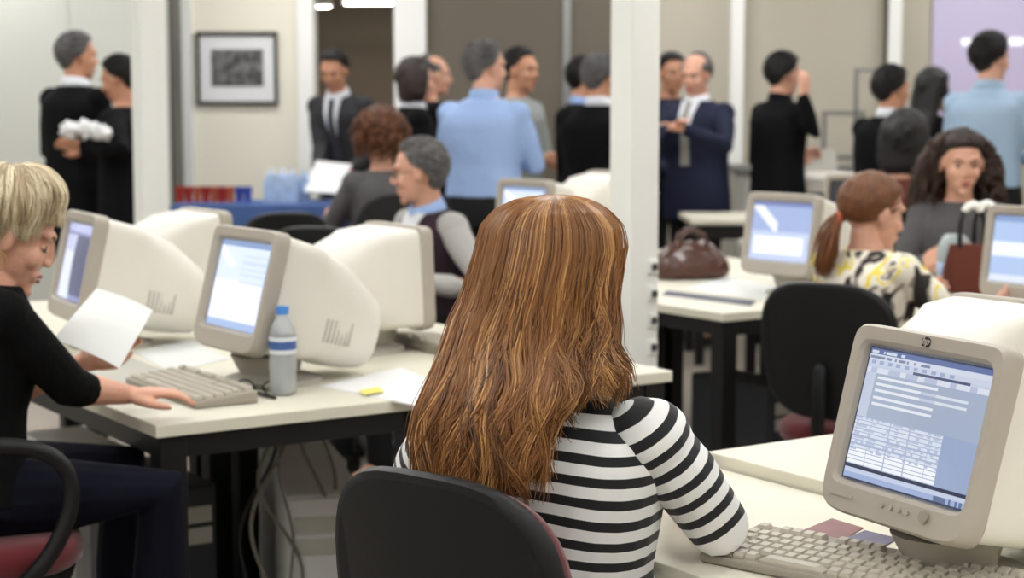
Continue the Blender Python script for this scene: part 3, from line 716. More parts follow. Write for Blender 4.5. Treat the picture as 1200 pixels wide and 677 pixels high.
# ------------------------------------------------------------------ desks
desk('pale desk under the keyboard of the red-haired woman', .195, -2.95, .505, 1.985)
desk('pale desk behind the nearest monitor, its bare corner in view', .703, -2.95, .70, 2.03, z=.763)
desk('pale desk with the water bottle, its front corner beside the blonde woman', 0, 0, .68, 1.2)
desk('pale desk whose pointed corner shows behind the striped shoulder', .682, 0, .68, 1.2)
desk('pale desk under the monitor furthest left', 0, 1.202, .68, 1.2); desk('pale desk under the turned-away monitor beside the left post', .682, 1.202, .68, 1.2)
desk('pale desk carrying the brown handbag and navy folder', 2.24, .85, .68, 1.2)
desk('pale desk behind the monitor with the blue sticker', 2.922, .85, .68, 1.2)
desk('pale desk behind the bespectacled man, with a lit monitor', 2.24, 2.052, .68, 1.3); desk('pale desk in the far middle under a turned-away monitor', 2.922, 2.052, .68, 1.3)
desk('pale desk in front of the ponytailed woman', 2.68, -.56, .68, 1.2)
desk('pale desk at the right edge behind the ponytailed woman', 3.362, -.56, .68, 1.2)
# far tables
def table(label, x0, x1, y0, y1, z, top='desk', leg='steel'):
    t = thing('table', label, 'table', (x0, y0, 0)); w, d = x1-x0, y1-y0
    q = MB(); q.box((w/2, d/2, z-.015), (w, d, .03)); q.build('tabletop', M[top], t, bevel=.003)
    q = MB(); q.box((w/2, d/2, z-.07), (w-.06, d-.06, .08)); q.build('apron', M[leg], t)
    for x in (.06, w-.06):
        for y in (.06, d-.06): q = MB(); q.box((x, y, (z-.03)/2), (.05, .05, z-.03)); q.build('leg', M[leg], t)
    return t
table('low white table with black underside before the navy-suited man', xat(806, 9.5), xat(872, 9.5)+.25, 9.3, 9.95, .79)
tb = table('table under the blue cloth by the picture', xat(200, 10.6), xat(392, 10.6), 10.45, 11.05, .785, 'white', 'alum')
q = MB(); x0, x1 = xat(198, 10.45)-.0, xat(394, 10.45); y0, y1, zt = 10.43, 11.07, .80
per = []; N = 160
for i in range(N):
    a = i/N*4; s_ = int(a); f = a-s_
    per.append([V3((x0+(x1-x0)*f, y0, 0)), V3((x1, y0+(y1-y0)*f, 0)), V3((x1-(x1-x0)*f, y1, 0)), V3((x0, y1-(y1-y0)*f, 0))][s_])
cen = V3(((x0+x1)/2, (y0+y1)/2, 0)); rs = []
for z, out in ((zt-.65, 1), (zt-.4, .75), (zt-.15, .35), (zt-.01, .05), (zt, 0)):
    r = []
    for i, p_ in enumerate(per):
        d = (p_-cen).normalized(); r.append(p_+d*(.025*out*(1+math.sin(i*.9)*.7+math.sin(i*.37)*.5))+V3((0, 0, z)))
    rs.append(r)
q.rings(rs); tag(q.build('tablecloth', M['cloth'], smooth=True, angle=50), 'blue cloth draped over the table below the picture', 'tablecloth')
# counter and machines at the back right
t = thing('counter', 'grey office counter along the beige back wall', 'counter', (xat(862, 11.4), 11.3, 0)); w = 1.7
q = MB(); q.box((w/2, .3, .48), (w, .55, .96)); q.build('body', M['vent'], t); q = MB(); q.box((w/2, .29, .98), (w+.03, .6, .04)); q.build('countertop', M['grp'], t, bevel=.004)
for i in range(3): q = MB(); q.box((.3+i*.55, .02, .5), (.5, .015, .8)); d = q.build('door', M['wall2'], t, bevel=.004); q = MB(); q.box((.5+i*.55, .005, .7), (.02, .02, .1)); q.build('handle', M['socket'], d)
def printer(label, px, py, Y, z0, k=1.0):
    p = W(px, py, z0) if Y is None else WY(px, py, Y); t = thing('printer', label, 'printer', (p.x, p.y, z0), .1); t.scale = (k, k, k)
    q = MB(); q.sect([((0, 0, 0), (.2, 0, 0), (0, .17, 0), 7), ((0, 0, .16), (.2, 0, 0), (0, .17, 0), 7), ((0, .01, .19), (.18, 0, 0), (0, .15, 0), 6)], 40); q.build('body', M['crt'], t, smooth=True, angle=40)
    q = MB(); q.box((0, -.172, .06), (.28, .01, .03)); q.build('paper_slot', M['dark'], t); q = MB(); q.box((0, .09, .25), (.24, .01, .16), Matrix.Rotation(-.3, 3, 'X')); q.build('paper_tray', M['vent'], t)
    q = MB(); q.box((.0, -.171, .12), (.05, .008, .05)); q.build('control_panel', M['grp'], t)
    return t
table('far white table holding the pale printer', xat(938, 10.6), xat(1010, 10.6)+.3, 10.36, 10.84, .80)
printer('pale boxy printer behind the monitor with the blue sticker', 962, 215, 10.6, .80)
q = MB()
def dstand(label, px0, px1, py0, py1, Y):
    a, b = WY(px0, py0, Y), WY(px1, py1, Y); t = thing('display_stand', label, 'stand', (a.x, Y, 0)); w = b.x-a.x
    for x in (0, w): q = MB(); q.box((x, 0, a.z/2), (.025, .025, a.z)); q.build('post', M['alum'], t); q = MB(); q.box((x, 0, .01), (.05, .28, .02)); q.build('foot', M['alum'], t)
    for z in (a.z, b.z): q = MB(); q.box((w/2, 0, z-.0125), (w-.025, .02, .025)); q.build('crossbar', M['alum'], t)
dstand('taller grey tube frame standing at the beige wall', 1004, 1050, 80, 175, 11.08)
dstand('shorter grey tube frame standing at the beige wall', 966, 1010, 130, 182, 11.0)
# things on the blue table
def cup(px, m, label, Y):
    p = WY(px, 200, Y); q = MB(); q.lathe((0, 0, 0), [(.0, 0), (.021, 0), (.028, .095), (.029, .098), (.026, .098), (.02, .006), (.0, .006)], 20)
    o = q.build('paper_cup', M[m], smooth=True, angle=40); o.location = (p.x, Y, .80); tag(o, label, 'cup', 'row of cups on the blue cloth')
ords = ['first', 'second', 'third', 'fourth', 'fifth', 'sixth', 'seventh']
for i, (px, m) in enumerate(((210, 'cup'), (220.5, 'cup'), (231, 'cupo'), (241, 'cup'), (251, 'cupo'), (260, 'cup'), (269, 'cupo'))):
    cup(px, m, ('red' if m == 'cup' else 'orange')+' cup on the blue cloth, '+ords[i]+' from the left post', 10.72)
cup(280, 'cupb', 'blue cup at the end of the red cups, nearer to them', 10.72); cup(290, 'cupb', 'blue cup at the end of the red cups, further from them', 10.72)
def water_bottle(label, loc, k=1.0, group=None, lean=0):
    t = thing('water_bottle', label, 'bottle', loc, .4, group); t.scale = (k, k, k)
    q = MB(); q.lathe((0, 0, 0), [(.0, .004), (.022, .0), (.031, .006), (.032, .03), (.0305, .05), (.032, .07), (.0305, .09), (.032, .11), (.032, .135), (.029, .155), (.018, .178), (.0135, .185), (.0135, .195), (0, .195)], 32); q.build('body', M['glass'], t, smooth=True)
    q = MB(); q.lathe((0, 0, 0), [(.0, .190), (.0155, .190), (.0155, .208), (.0, .209)], 28); q.build('cap', M['cap'], t, smooth=True, angle=40)
    q = MB(); q.lathe((0, 0, 0), [(.0326, .098), (.0326, .138), (.0324, .138), (.0324, .098)], 32); q.build('label', M['labelw'], t, smooth=True, angle=40)
    q = MB(); q.lathe((0, 0, 0), [(.0329, .108), (.0329, .128), (.0327, .128), (.0327, .108)], 32); q.build('label_band', M['labelb'], t, smooth=True, angle=40)
    return t
p = WY(330, 200, 10.75); t = thing('bottle_pack', 'shrink-wrapped pack of water bottles on the blue cloth', 'bottles', (p.x, 10.75, .80))
q = MB(); q.sect([((0, 0, .0), (.105, 0, 0), (0, .07, 0), 6), ((0, 0, .13), (.108, 0, 0), (0, .072, 0), 6), ((0, 0, .175), (.09, 0, 0), (0, .06, 0), 5)], 32); q.build('wrap', M['shrink'], t, smooth=True, angle=45)
for i in range(3):
    for j in range(2): q = MB(); q.lathe(((i-1)*.066, (j-.5)*.066, .17), [(.02, 0), (.014, .02), (.014, .04), (0, .04)], 14); q.build('bottle_cap', M['labelw'], t, smooth=True, angle=40)
p = WY(357, 200, 10.8); o = MB().lathe((0, 0, 0), [(0, 0), (.034, 0), (.034, .13), (.02, .165), (.014, .175), (.014, .19), (0, .19)], 20).build('water_bottle', M['shrink'], smooth=True, angle=45); o.location = (p.x, 10.8, .8); tag(o, 'single pale bottle beside the wrapped pack', 'bottle')
def sheet(name, label, pts, m, thick=.0012, bend=0, cat='paper', group=None, parent=None):
    """a sheet through four corners (a b / d c), slightly bent"""
    a, b, c, d = [V3(x) for x in pts]; nrm = (b-a).cross(d-a).normalized(); n = 10; top = []; fs = []; vs = []
    for s_ in (0, 1):
        for j in range(n+1):
            for i in range(n+1):
                u, v = i/n, j/n; p_ = a.lerp(b, u).lerp(d.lerp(c, u), v)+nrm*(bend*4*u*(1-u)+s_*thick); vs.append(p_)
    m1 = (n+1)**2; q = MB(); 
    for j in range(n):
        for i in range(n):
            k = j*(n+1)+i; fs.append((k, k+n+1, k+n+2, k+1)); fs.append((m1+k, m1+k+1, m1+k+n+2, m1+k+n+1))
    for i in range(n):
        for e in ((i, i+1), (n*(n+1)+i+1, n*(n+1)+i)): fs.append((e[0], e[1], e[1]+m1, e[0]+m1))
        for e in ((i*(n+1), (i+1)*(n+1)), ((i+1)*(n+1)+n, i*(n+1)+n)): fs.append((e[1], e[0], e[0]+m1, e[1]+m1))
    q.add(vs, fs); o = q.build(name, M[m], parent, smooth=True, angle=40)
    if label: tag(o, label, cat, group)
    return o
Yq = 10.6; pz = .803
sheet('paper_sheet', 'white papers fanned at the end of the blue cloth', [WY(356, 224, 10.72), WY(370, 188, 10.9), WY(412, 192, 10.9), WY(394, 226, 10.72)], 'paper', .01, .01)

# ------------------------------------------------------------------ monitors
def hsh(a, b=0): return (math.sin(a*127.1+b*311.7)*43758.5453) % 1
def scr_main(u, v):
    bg = (150, 172, 214)
    if u < .012 or u > .988 or v > .985 or v < .012: return (52, 62, 96)
    if v > .945: return (88, 112, 178) if not (u < .3 and hsh(int(u*90)) > .4 and .955 < v < .975) else (210, 220, 240)
    if v > .905: return (206, 216, 238) if not (u < .55 and hsh(int(u*70), 2) > .45 and .915 < v < .935) else (120, 135, 175)
    if v > .865: return (196, 208, 234) if not (u < .75 and int(u*28) % 2 and .872 < v < .898) else (150, 168, 212)
    if v > .845: return (74, 88, 132) if .4 < u < .84 else (190, 204, 232)
    if v > .805: return (214, 222, 240) if hsh(int(u*20), 3) > .5 else (176, 190, 222)
    if v > .47:
        r = (v-.47)/.335; row = int(r*7); rv = r*7-row
        if .12 < u < .62 and .2 < rv < .62 and row > 1: 
            return (226, 232, 244) if hsh(row, int(u*6)) > .35 else (190, 202, 228)
        if u > .62 and .25 < rv < .6 and row > 2 and hsh(row, 9) > .4 and u < .86: return (214, 224, 240)
        return (158, 176, 206) if u > .1 else (188, 202, 230)
    if v > .115:
        if u < .74:
            r = (v-.115)/.355*12; rv = r-int(r); cu_ = u*6.2; cv = cu_-int(cu_)
            if rv < .28: return (160, 178, 216)
            if cv < .06: return (170, 186, 220)
            if hsh(int(r), int(u*40)) > .62 and rv > .45 and r > 3.2: return (178, 192, 224)
            return (242, 246, 252) if r < 4.2 else (214, 224, 242)
        return (146, 168, 212)
    if v > .085: return (40, 50, 84)
    if v > .05: return (190, 204, 236)
    if u > .75 and hsh(int(u*60), 5) > .5: return (90, 110, 160)
    return (150, 174, 226)
def glare(u, v, x0, x1, y0, y1): return max(0, min(1, (u-x0)*12, (x1-u)*12, (v-y0)*12, (y1-v)*12))
def scr_b(u, v):
    c = [206, 222, 250]
    if v < .55: c = [238, 243, 252]
    if v > .93: c = [120, 150, 205]
    elif .5 < v < .85 and u > .5 and int(v*40) % 3 == 0: c = [190, 208, 242]
    if v < .08: c = [150, 178, 230]
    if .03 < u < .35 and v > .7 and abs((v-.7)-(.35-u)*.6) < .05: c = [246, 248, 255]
    if u > .94 or u < .02: c = [120, 148, 196]
    return tuple(c)
def scr_a(u, v):
    if v > .9: return (170, 178, 230)
    if v > .84: return (118, 124, 178)
    if u < .42: return (206, 214, 244) if v < .62 else (176, 184, 228)
    if v < .07: return (120, 132, 196)
    return (66, 72, 120) if u < .86 else (92, 100, 156)
def scr_e(u, v):
    if v > .93: return (110, 128, 196)
    if .06 < u < .9 and .1 < v < .42: return (242, 246, 255)
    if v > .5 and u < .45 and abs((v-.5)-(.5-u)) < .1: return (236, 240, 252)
    if v > .5: return (150, 172, 226)
    return (184, 200, 240)
def scr_f(u, v):
    if v > .92: return (120, 150, 210)
    if .4 < v < .6: return (226, 236, 252)
    if v < .1: return (210, 220, 240)
    return (158, 188, 236)
MY = R(-57)
def mon(px, py, **k):
    p = W(px, py, .785); return V3((p.x, p.y, .74))
crt('nearest beige tube monitor, its screen showing a table of data', mon(1034, 648), R(-62), scr_main, .26, .94, 190, 150, logo='hp', buttons=True)
crt('beige tube monitor lit blue-white behind the water bottle', mon(257, 430), R(-55), scr_b, .25, 1.01)
crt('leftmost lit tube monitor, facing the blonde woman', mon(70, 389), R(-62), scr_a, .22, 1.01)
crt('lit tube monitor beside the brown handbag', mon(905, 332), R(-50), scr_e, .16, .98)
crt('lit tube monitor cut by the right picture edge', mon(1193, 362), R(-55), scr_f, .14, .98)
p = WY(607, 280, 7.1); crt('small lit tube monitor in the distance behind the glasses-wearing man', (p.x, p.y, .74), R(-50), scr_b, .1, 1.0)
p = WY(728, 280, 7.55); crt('turned-away tube monitor half behind the column', (p.x, p.y, .74), R(123), None, .1, 1.05, off=True, arch=2.2)
def G3(a, b, z=.74): return G(a, b, z)
crt('turned-away tube monitor behind the one with the water bottle', G3(1.03, .75), R(124), None, .05, .96, off=True, arch=2.2)
crt('turned-away tube monitor close to the left post', G3(.84, 1.60), R(124), None, .05, .97, off=True, arch=2.2)
crt('turned-away tube monitor just behind the nearest monitor', G3(1.13, -1.27, .763), R(123), None, .0, .84, off=True, arch=2.2)
p = WY(1000, 280, 8.0)
table('desk under the blank monitor in the far right', p.x-.45, p.x+.6, 7.8, 8.6, .74)
crt('blank dark tube monitor in front of the man in black suit', (p.x, 8.0, .74), R(-30), None, .12, .95, off=True)
# ------------------------------------------------------------------ small things on the desks
p = W(332, 461, .742); water_bottle('clear water bottle with blue cap beside the lit monitor', (p.x, p.y, .741), .97)
c = V3((.493, 2.393, .741)); keyboard('beige keyboard under the hands of the red-haired woman', c, R(-41))
p = W(222, 458, .745); keyboard('pale keyboard under the blonde woman\'s hand', (p.x, p.y, .741), R(-57), .42, .15)
p = W(500, 408, .75); keyboard('pale keyboard beside the turned-away monitor', (p.x+.05, p.y+.05, .741), R(123), .40, .15)
z = .7415
sheet('paper_sheet', 'large white sheet with a yellow note, lying beside the long red hair', [W(374, 452, z), W(470, 430, z), W(520, 452, z), W(487, 474, z)], 'paper', .004)
sheet('sticky_note', 'yellow sticky note on the large white sheet', [W(420, 457, z+.005), W(444, 453, z+.005), W(450, 459, z+.005), W(427, 462, z+.005)], 'yellow', .0006, cat='note')
sheet('paper_sheet', 'white papers at the foot of the bottle monitor', [W(158, 412, z), W(222, 397, z), W(268, 420, z), W(200, 436, z)], 'paper2', .012)
sheet('paper_sheet', 'grey printed papers above the blonde woman\'s keyboard', [W(104, 436, z), W(152, 418, z), W(200, 436, z), W(146, 452, z)], 'vent', .008)
t = thing('spectacles', 'folded black spectacles lying near the bottle', 'glasses', W(303, 462, .738), R(-20))
q = MB()
for s in (-1, 1): q.tube([(s*.034+.022*math.cos(a*PI/8), 0, .016+.016*math.sin(a*PI/8)) for a in range(17)], .0022, 6)
q.tube([(-.012, 0, .02), (.012, 0, .02)], .002, 6); q.build('frame', M['specs'], t, smooth=True)
for s in (-1, 1): q = MB(); q.tube([(s*.056, 0, .02), (s*.056, .01, .018), (-s*.03, .02+.008*s, .006)], .002, 6); q.build('temple', M['specs'], t, smooth=True)
q = MB(); pts = [W(x, y, .746) for x, y in ((262, 448), (276, 456), (290, 452), (300, 460), (322, 466))]; q.tube(pts, .004, 8); tag(q.build('cable', M['wiredark'], smooth=True), 'black cable lying on the desk by the spectacles', 'cable')
sheet('magazine', 'reddish magazine half under the nearest monitor', [W(938, 622, z), W(975, 607, z), W(1012, 618, z), W(985, 634, z)], 'mag', .006, cat='magazine')
sheet('magazine', 'purple magazine beside the reddish one', [W(985, 632, z+.001), W(1014, 621, z+.001), W(1052, 630, z+.001), W(1030, 643, z+.001)], 'magp', .006, cat='magazine')
sheet('paper_sheet', 'white paper hanging over the desk edge by the empty-looking chair', [W(898, 366, .742), W(935, 362, .742), W(930, 362, .742)+V3((0, -.02, -.15)), W(918, 366, .742)+V3((0, -.02, -.14))], 'paper', .002, .01)
sheet('folder', 'navy folder lying by the front edge of the handbag desk', [W(776, 345, z), W(782, 340, z), W(886, 352, z), W(880, 358, z)], 'folder', .012, cat='folder')
sheet('paper_sheet', 'loose white papers between the handbag and the lit monitor', [W(800, 338, z), W(850, 324, z), W(935, 340, z), W(905, 352, z)], 'paper2', .004)
p = W(957, 334, .742); o = None
t = water_bottle('small water bottle at the side of the handbag-desk monitor', (p.x, p.y, .741), .8)
# brown handbag
def handbag(label, loc, rz, k, m, hm):
    t = thing('handbag', label, 'handbag', loc, rz); t.scale = (k, k, k)
    q = MB(); secs = []
    for z, w, d in ((0, .15, .07), (.015, .175, .085), (.06, .18, .085), (.12, .15, .065), (.155, .10, .04), (.17, .075, .02)): secs.append(((0, 0, z), (w, 0, 0), (0, d, 0), 2.8))
    q.sect(secs, 72)
    for i, v in enumerate(q.v):
        n_ = noise.noise(V3((v.x*16, v.y*16, v.z*12)))*.022+noise.noise(V3((v.x*40, v.y*40, v.z*14)))*.008
        if v.z > .01: v.x *= 1+n_*3; v.y *= 1+n_*5; v.z += n_*.8
    q.build('body', M[m], t, smooth=True, sub=1)
    for s in (-1, 1):
        q = MB(); q.tube([(-.07, s*.025, .14), (-.05, s*.04, .20), (0, s*.05, .225), (.05, s*.04, .20), (.07, s*.025, .14)], .008, 8); q.build('handle', M[hm], t, smooth=True)
    return t
p = W(810, 326, .742); handbag('crumpled brown leather handbag on the desk by the column', (p.x, p.y, .741), .2, .84, 'bag', 'bag')
# handbag with white handles and clear jug on the far right desk
p = W(1128, 352, .742); t = thing('handbag', 'dark bag with white-topped arched handles before the curly-haired woman', 'handbag', (p.x+.055, p.y+.02, .741), .1)
q = MB(); q.sect([((0, 0, 0), (.11, 0, 0), (0, .05, 0), 3), ((0, 0, .10), (.12, 0, 0), (0, .055, 0), 3), ((0, 0, .19), (.10, 0, 0), (0, .03, 0), 3)], 32); q.build('body', M['brownt'], t, smooth=True, angle=50)
for s in (-1, 1):
    x = s*.032; arc = [(x+.042*math.cos(a), s*.02, .24+.085*math.sin(a)) for a in [PI*i/10 for i in range(11)]]
    q = MB(); q.tube([(arc[0][0], arc[0][1], .17)]+arc[:4], .009, 8); q.tube(arc[7:]+[(arc[-1][0], arc[-1][1], .17)], .009, 8); h = q.build('handle', M['specs'], t, smooth=True)
    q = MB(); q.tube(arc[3:8], .0135, 8); q.build('handle_cover', M['white'], h, smooth=True)
p = W(1117, 347, .742)
t = thing('plastic_jug', 'clear plastic jug between the ponytailed and curly-haired women', 'jug', (p.x, p.y, .741))
q = MB(); q.lathe((0, 0, 0), [(0, 0), (.052, 0), (.056, .02), (.058, .17), (.045, .2), (.03, .215), (0, .217)], 28); q.build('body', M['clear'], t, smooth=True, angle=50)
q = MB(); q.lathe((0, 0, 0), [(.0585, .06), (.0595, .06), (.0595, .12), (.0585, .12)], 28); q.build('label', M['shrink'], t, smooth=True); q = MB(); q.tube([(.055, 0, .18), (.09, 0, .17), (.09, 0, .06), (.055, 0, .05)], .008, 8); q.build('handle', M['clear'], t, smooth=True)
# computers and cables under the desks
def tower(label, a, b, rz=TH, z=0, group='computer cases under the left desks', m='pcw', s_=(.19, .42, .42)):
    t = thing('computer_case', label, 'computer', G(a, b), rz, group)
    q = MB(); q.box((0, 0, s_[2]/2+.012), s_); q.build('case', M[m], t, bevel=.006)
    q = MB(); q.box((0, -s_[1]/2-.006, s_[2]/2+.012), (s_[0]*.94, .012, s_[2]*.96)); f = q.build('front_panel', M[m], t, bevel=.004)
    for i in range(2): q = MB(); q.box((0, -s_[1]/2-.014, s_[2]*.85-i*.055), (.15, .006, .042)); q.build('drive_bay', M['vent'], f, bevel=.001)
    q = MB(); q.tube([(0, -s_[1]/2-.012, .2), (0, -s_[1]/2-.017, .2)], .011, 14, False); q.build('power_button', M['grp'], f)
    for x in (-.07, .07):
        for y in (-.16, .16): q = MB(); q.box((x, y, .006), (.03, .03, .012)); q.build('foot', M['dark'], t)
    return t
tower('pale computer case on the floor nearest the black chair', .70, .66, R(12)); tower('pale computer case behind the other under the left desks', .84, 1.03, R(16)); tower('dark computer case behind the hanging cables', .36, .95, m='pcd', group=None)
tower('pale computer case deep under the leftmost desk', .35, 1.5); 
tower('dark computer case under the handbag desk', 2.75, 1.3, m='pcd', group=None)
q = MB(); q.sect([((0, 0, 0), (.13, 0, 0), (0, .09, 0), 5), ((0, 0, .12), (.15, 0, 0), (0, .11, 0), 5), ((0, 0, .125), (.14, 0, 0), (0, .10, 0), 5), ((0, 0, .02), (.12, 0, 0), (0, .08, 0), 5)], 32); o = q.build('storage_tray', M['teal'], smooth=True, angle=40); o.location = (1.02, 7.3, .0); tag(o, 'teal plastic tray on the floor below the handbag desk', 'tray')
rn = random.Random(3)
for i, (px, top, bot, m, lb) in enumerate(((318, 520, 700, 'wire', 'grey cable hanging furthest left under the bottle desk'), (328, 525, 700, 'wire', 'grey looped cable hanging beside the furthest-left cable'), (345, 520, 700, 'wire', 'thin grey cable in the middle of the hanging bundle'), (372, 515, 700, 'wire', 'grey cable dropping towards the small white plug'), (386, 515, 690, 'wire', 'grey cable hanging nearest the pale computer case'), (300, 560, 690, 'wiredark', 'dark cable coiled low beside the black desk leg'))):
    Y = 4.15+i*.05; a = WY(px, 505, Y); a.z = .72; pts = [a]; ph = rn.random()*6
    for k in range(1, 14):
        f = k/13; pts.append(V3((a.x+.05*math.sin(ph+f*5.5)*f**.6+(.03*math.sin(f*11+i)), a.y+.04*math.sin(f*6+ph), .72*(1-f)+.012)))
    pts += [pts[-1]+V3((.05, .05, 0)), pts[-1]+V3((.16, .02, 0)), pts[-1]+V3((.2, -.08, 0)), pts[-1]+V3((.08, -.12, 0)), pts[-1]+V3((-.04, -.04, .01))]
    q = MB(); q.tube(pts, .0055 if i != 2 else .0035, 8); tag(q.build('cable', M[m], smooth=True, sub=1), lb, 'cable', 'cables hanging under the desks')
p = WY(363, 641, 4.3); q = MB(); q.box((0, 0, 0), (.03, .02, .05)); q.box((0, 0, -.03), (.018, .014, .02)); o = q.build('plug_adapter', M['labelw'], bevel=.004); o.location = p; tag(o, 'small white plug hanging among the cables', 'plug')
for i, (x, Y) in enumerate(((893, 6.2), (905, 6.25))):
    a = WY(x, 400, Y); q = MB(); q.tube([(a.x, Y, .72), (a.x+.01, Y, .5), (a.x+.05+i*.03, Y, .25), (a.x+.02, Y+.05, .012), (a.x+.2, Y+.1, .012)], .006, 8); tag(q.build('cable', M['wiredark'], smooth=True, sub=1), ['dark cable under the handbag desk, nearer its corner leg', 'dark cable under the handbag desk, further from its corner leg'][i], 'cable', 'cables hanging under the desks')
# ------------------------------------------------------------------ standing people far behind
def LC(pos, yaw, wp): return Matrix.Rotation(-yaw, 3, 'Z') @ (V3(wp)-V3(pos))
def gp(px, Y): return V3((WY(px, 122, Y).x, Y, 0))
def stand(label, px, Y, yaw, H, rhw=None, lhw=None, **k):
    pos = gp(px, Y); y = R(yaw)
    if rhw: k['rh'] = LC(pos, y, rhw)
    if lhw: k['lh'] = LC(pos, y, lhw)
    return person(label, pos, y, H, **k)
GR = 'people standing at the back'
BV = .010
stand('person in black suit seen from behind at the left, greying hair', 88, 9.7, -30, 1.82, outfit='jacket', top='suit', hairm='hgrey', headyaw=R(-25), rh=(.16, .30, 1.18), lh=(-.17, .26, 1.05), voxel=BV, group=GR, collar='wshirt')
r, J = stand('person in black suit half behind the left post, head bowed', 146, 9.3, 78, 1.68, None, WY(98, 170, 9.02), outfit='jacket', top='suit', hairm='hblack', headpitch=.35, rh=(.12, .3, 1.15), voxel=BV, group=GR, lhand=((0, 1, 0), (.5, 0, .5)), lcurl=.8)
for i, (px, py, s_) in enumerate(((84, 153, 1), (103, 152, .9), (119, 156, .8))):
    p = WY(px, py, 9.0-.02*i); q = MB(); q.ell((0, 0, 0), (.055*s_, .04, .04), 20, 14, fn=lambda d: 1+.8*noise.noise(d*2.6+V3((i*3.1, 0, 0)))); o = q.build('paper_bundle', M['paper'], smooth=True); o.location = p
    tag(o, ['crumpled white paper furthest from the post, by the bowed man\'s hand', 'crumpled white paper in the middle of three by the bowed man', 'crumpled white paper nearest the bowed man\'s chest'][i], 'paper', 'white papers held by the bowed man')
stand('person in grey suit leaning over papers in the doorway', 412, 11.4, 155, 1.80, WY(372, 196, 11.0), None, lean=.30, outfit='jacket', top='grey', hairm='hblack', front='wshirt', tie='tied', headpitch=.4, headyaw=.15, lh=(-.15, .25, 1.0), voxel=BV, group=GR, collar='wshirt')
stand('person with dark bobbed hair and white collar over black jacket', 483, 9.8, -72, 1.68, fem=True, outfit='jacket', top='suit', hair='bob', hairm='hdbrown', hth=.026, voxel=BV, group=GR, collar='wshirt', sk='skinf', rh=(.1, .28, 1.05), lh=(-.1, .28, 1.05))
stand('person with receding hair hidden behind the dark bobbed hair', 503, 10.5, -80, 1.72, outfit='jacket', top='suit', hair='bald', hairm='hgrey', voxel=BV, group=GR, sk='skinf')
stand('person in light blue shirt and black trousers, seen from behind', 567, 8.6, -22, 1.73, outfit='shirt', top='ltblue', hairm='hgrey', hth=.018, headyaw=R(-38), wide=1.12, rh=(.08, .27, 1.12), lh=(-.08, .27, 1.08), relb=(1, -.9, -.6), lelb=(-1, -.9, -.6), voxel=BV, group=GR, collar='ltblue', sk='skinf')
stand('person with dark hair in grey shirt behind the light blue shirt', 606, 9.9, -125, 1.74, outfit='shirt', top='gshirt', hairm='hblack', voxel=BV, group=GR, lh=(-.12, .3, 1.1), rh=(.14, .28, 1.1))
stand('person with black hair and blue collar, turned right, beyond grey head', 680, 10.4, -70, 1.70, outfit='jacket', top='suit', hairm='hblack', voxel=BV, group=GR, collar='ltblue', rh=(.15, .2, .95))
stand('person with grey hair in black suit cut off by the column', 702, 9.2, -15, 1.69, outfit='jacket', top='suit', hairm='hgrey', headyaw=R(-25), voxel=BV, group=GR, collar='wshirt', wide=1.08, rh=(.12, .28, 1.05), lh=(-.12, .28, 1.05))
stand('person in navy suit and pale tie, balding, hands clasped', 818, 10.2, 140, 1.72, WY(792, 150, 9.93), WY(803, 152, 9.90), outfit='jacket', top='navy', hair='bald', hairm='hgrey', front='wshirt', tie='tie', headpitch=.25, headyaw=.1, voxel=BV, group=GR, collar='wshirt', sk='skinf', wide=1.1, relb=(.8, -.6, -.3), lelb=(-.8, -.6, -.3))
stand('person in navy suit mostly hidden between column and clasped hands', 784, 10.9, -150, 1.74, outfit='jacket', top='navy', hairm='hblack', voxel=BV, group=GR, headyaw=-.2, rh=(.15, .2, 1.0))
stand('person in black leather jacket raising a hand to the face', 913, 10.15, -62, 1.72, WY(941, 114, 9.95), None, outfit='jacket', top='suit', hairm='hblack', hth=.02, headpitch=.15, relp=LC(gp(913, 10.15), R(-62), WY(953, 156, 9.98)), rhand=((0, .1, 1), (-1, 0, 0)), collar='suit', lh=(-.1, .2, 1.1), voxel=BV, group=GR, sk='skinf')
stand('person in black suit with white collar before the projection screen', 1042, 9.3, -42, 1.62, outfit='jacket', top='suit', hairm='hblack', hth=.02, headyaw=R(-20), voxel=BV, group=GR, collar='wshirt', rh=(.12, .28, 1.0), lh=(-.12, .28, 1.0))
stand('person with long black hair and black clothes beside the white-collared suit', 1090, 9.85, -55, 1.62, fem=True, outfit='jacket', top='suit', hair='long', hairm='hblack', hth=.024, voxel=BV, group=GR, sk='skinf', rh=(.1, .25, 1.0))
stand('person in pale blue shirt in front of the projection screen', 1158, 9.0, -30, 1.79, outfit='shirt', top='ltblue2', hairm='hblack', hth=.018, headyaw=R(-25), voxel=BV, group=GR, collar='ltblue2', sk='skinf', rh=(.12, .26, 1.12), lh=(-.1, .26, 1.08), relb=(.8, -.9, -.5))
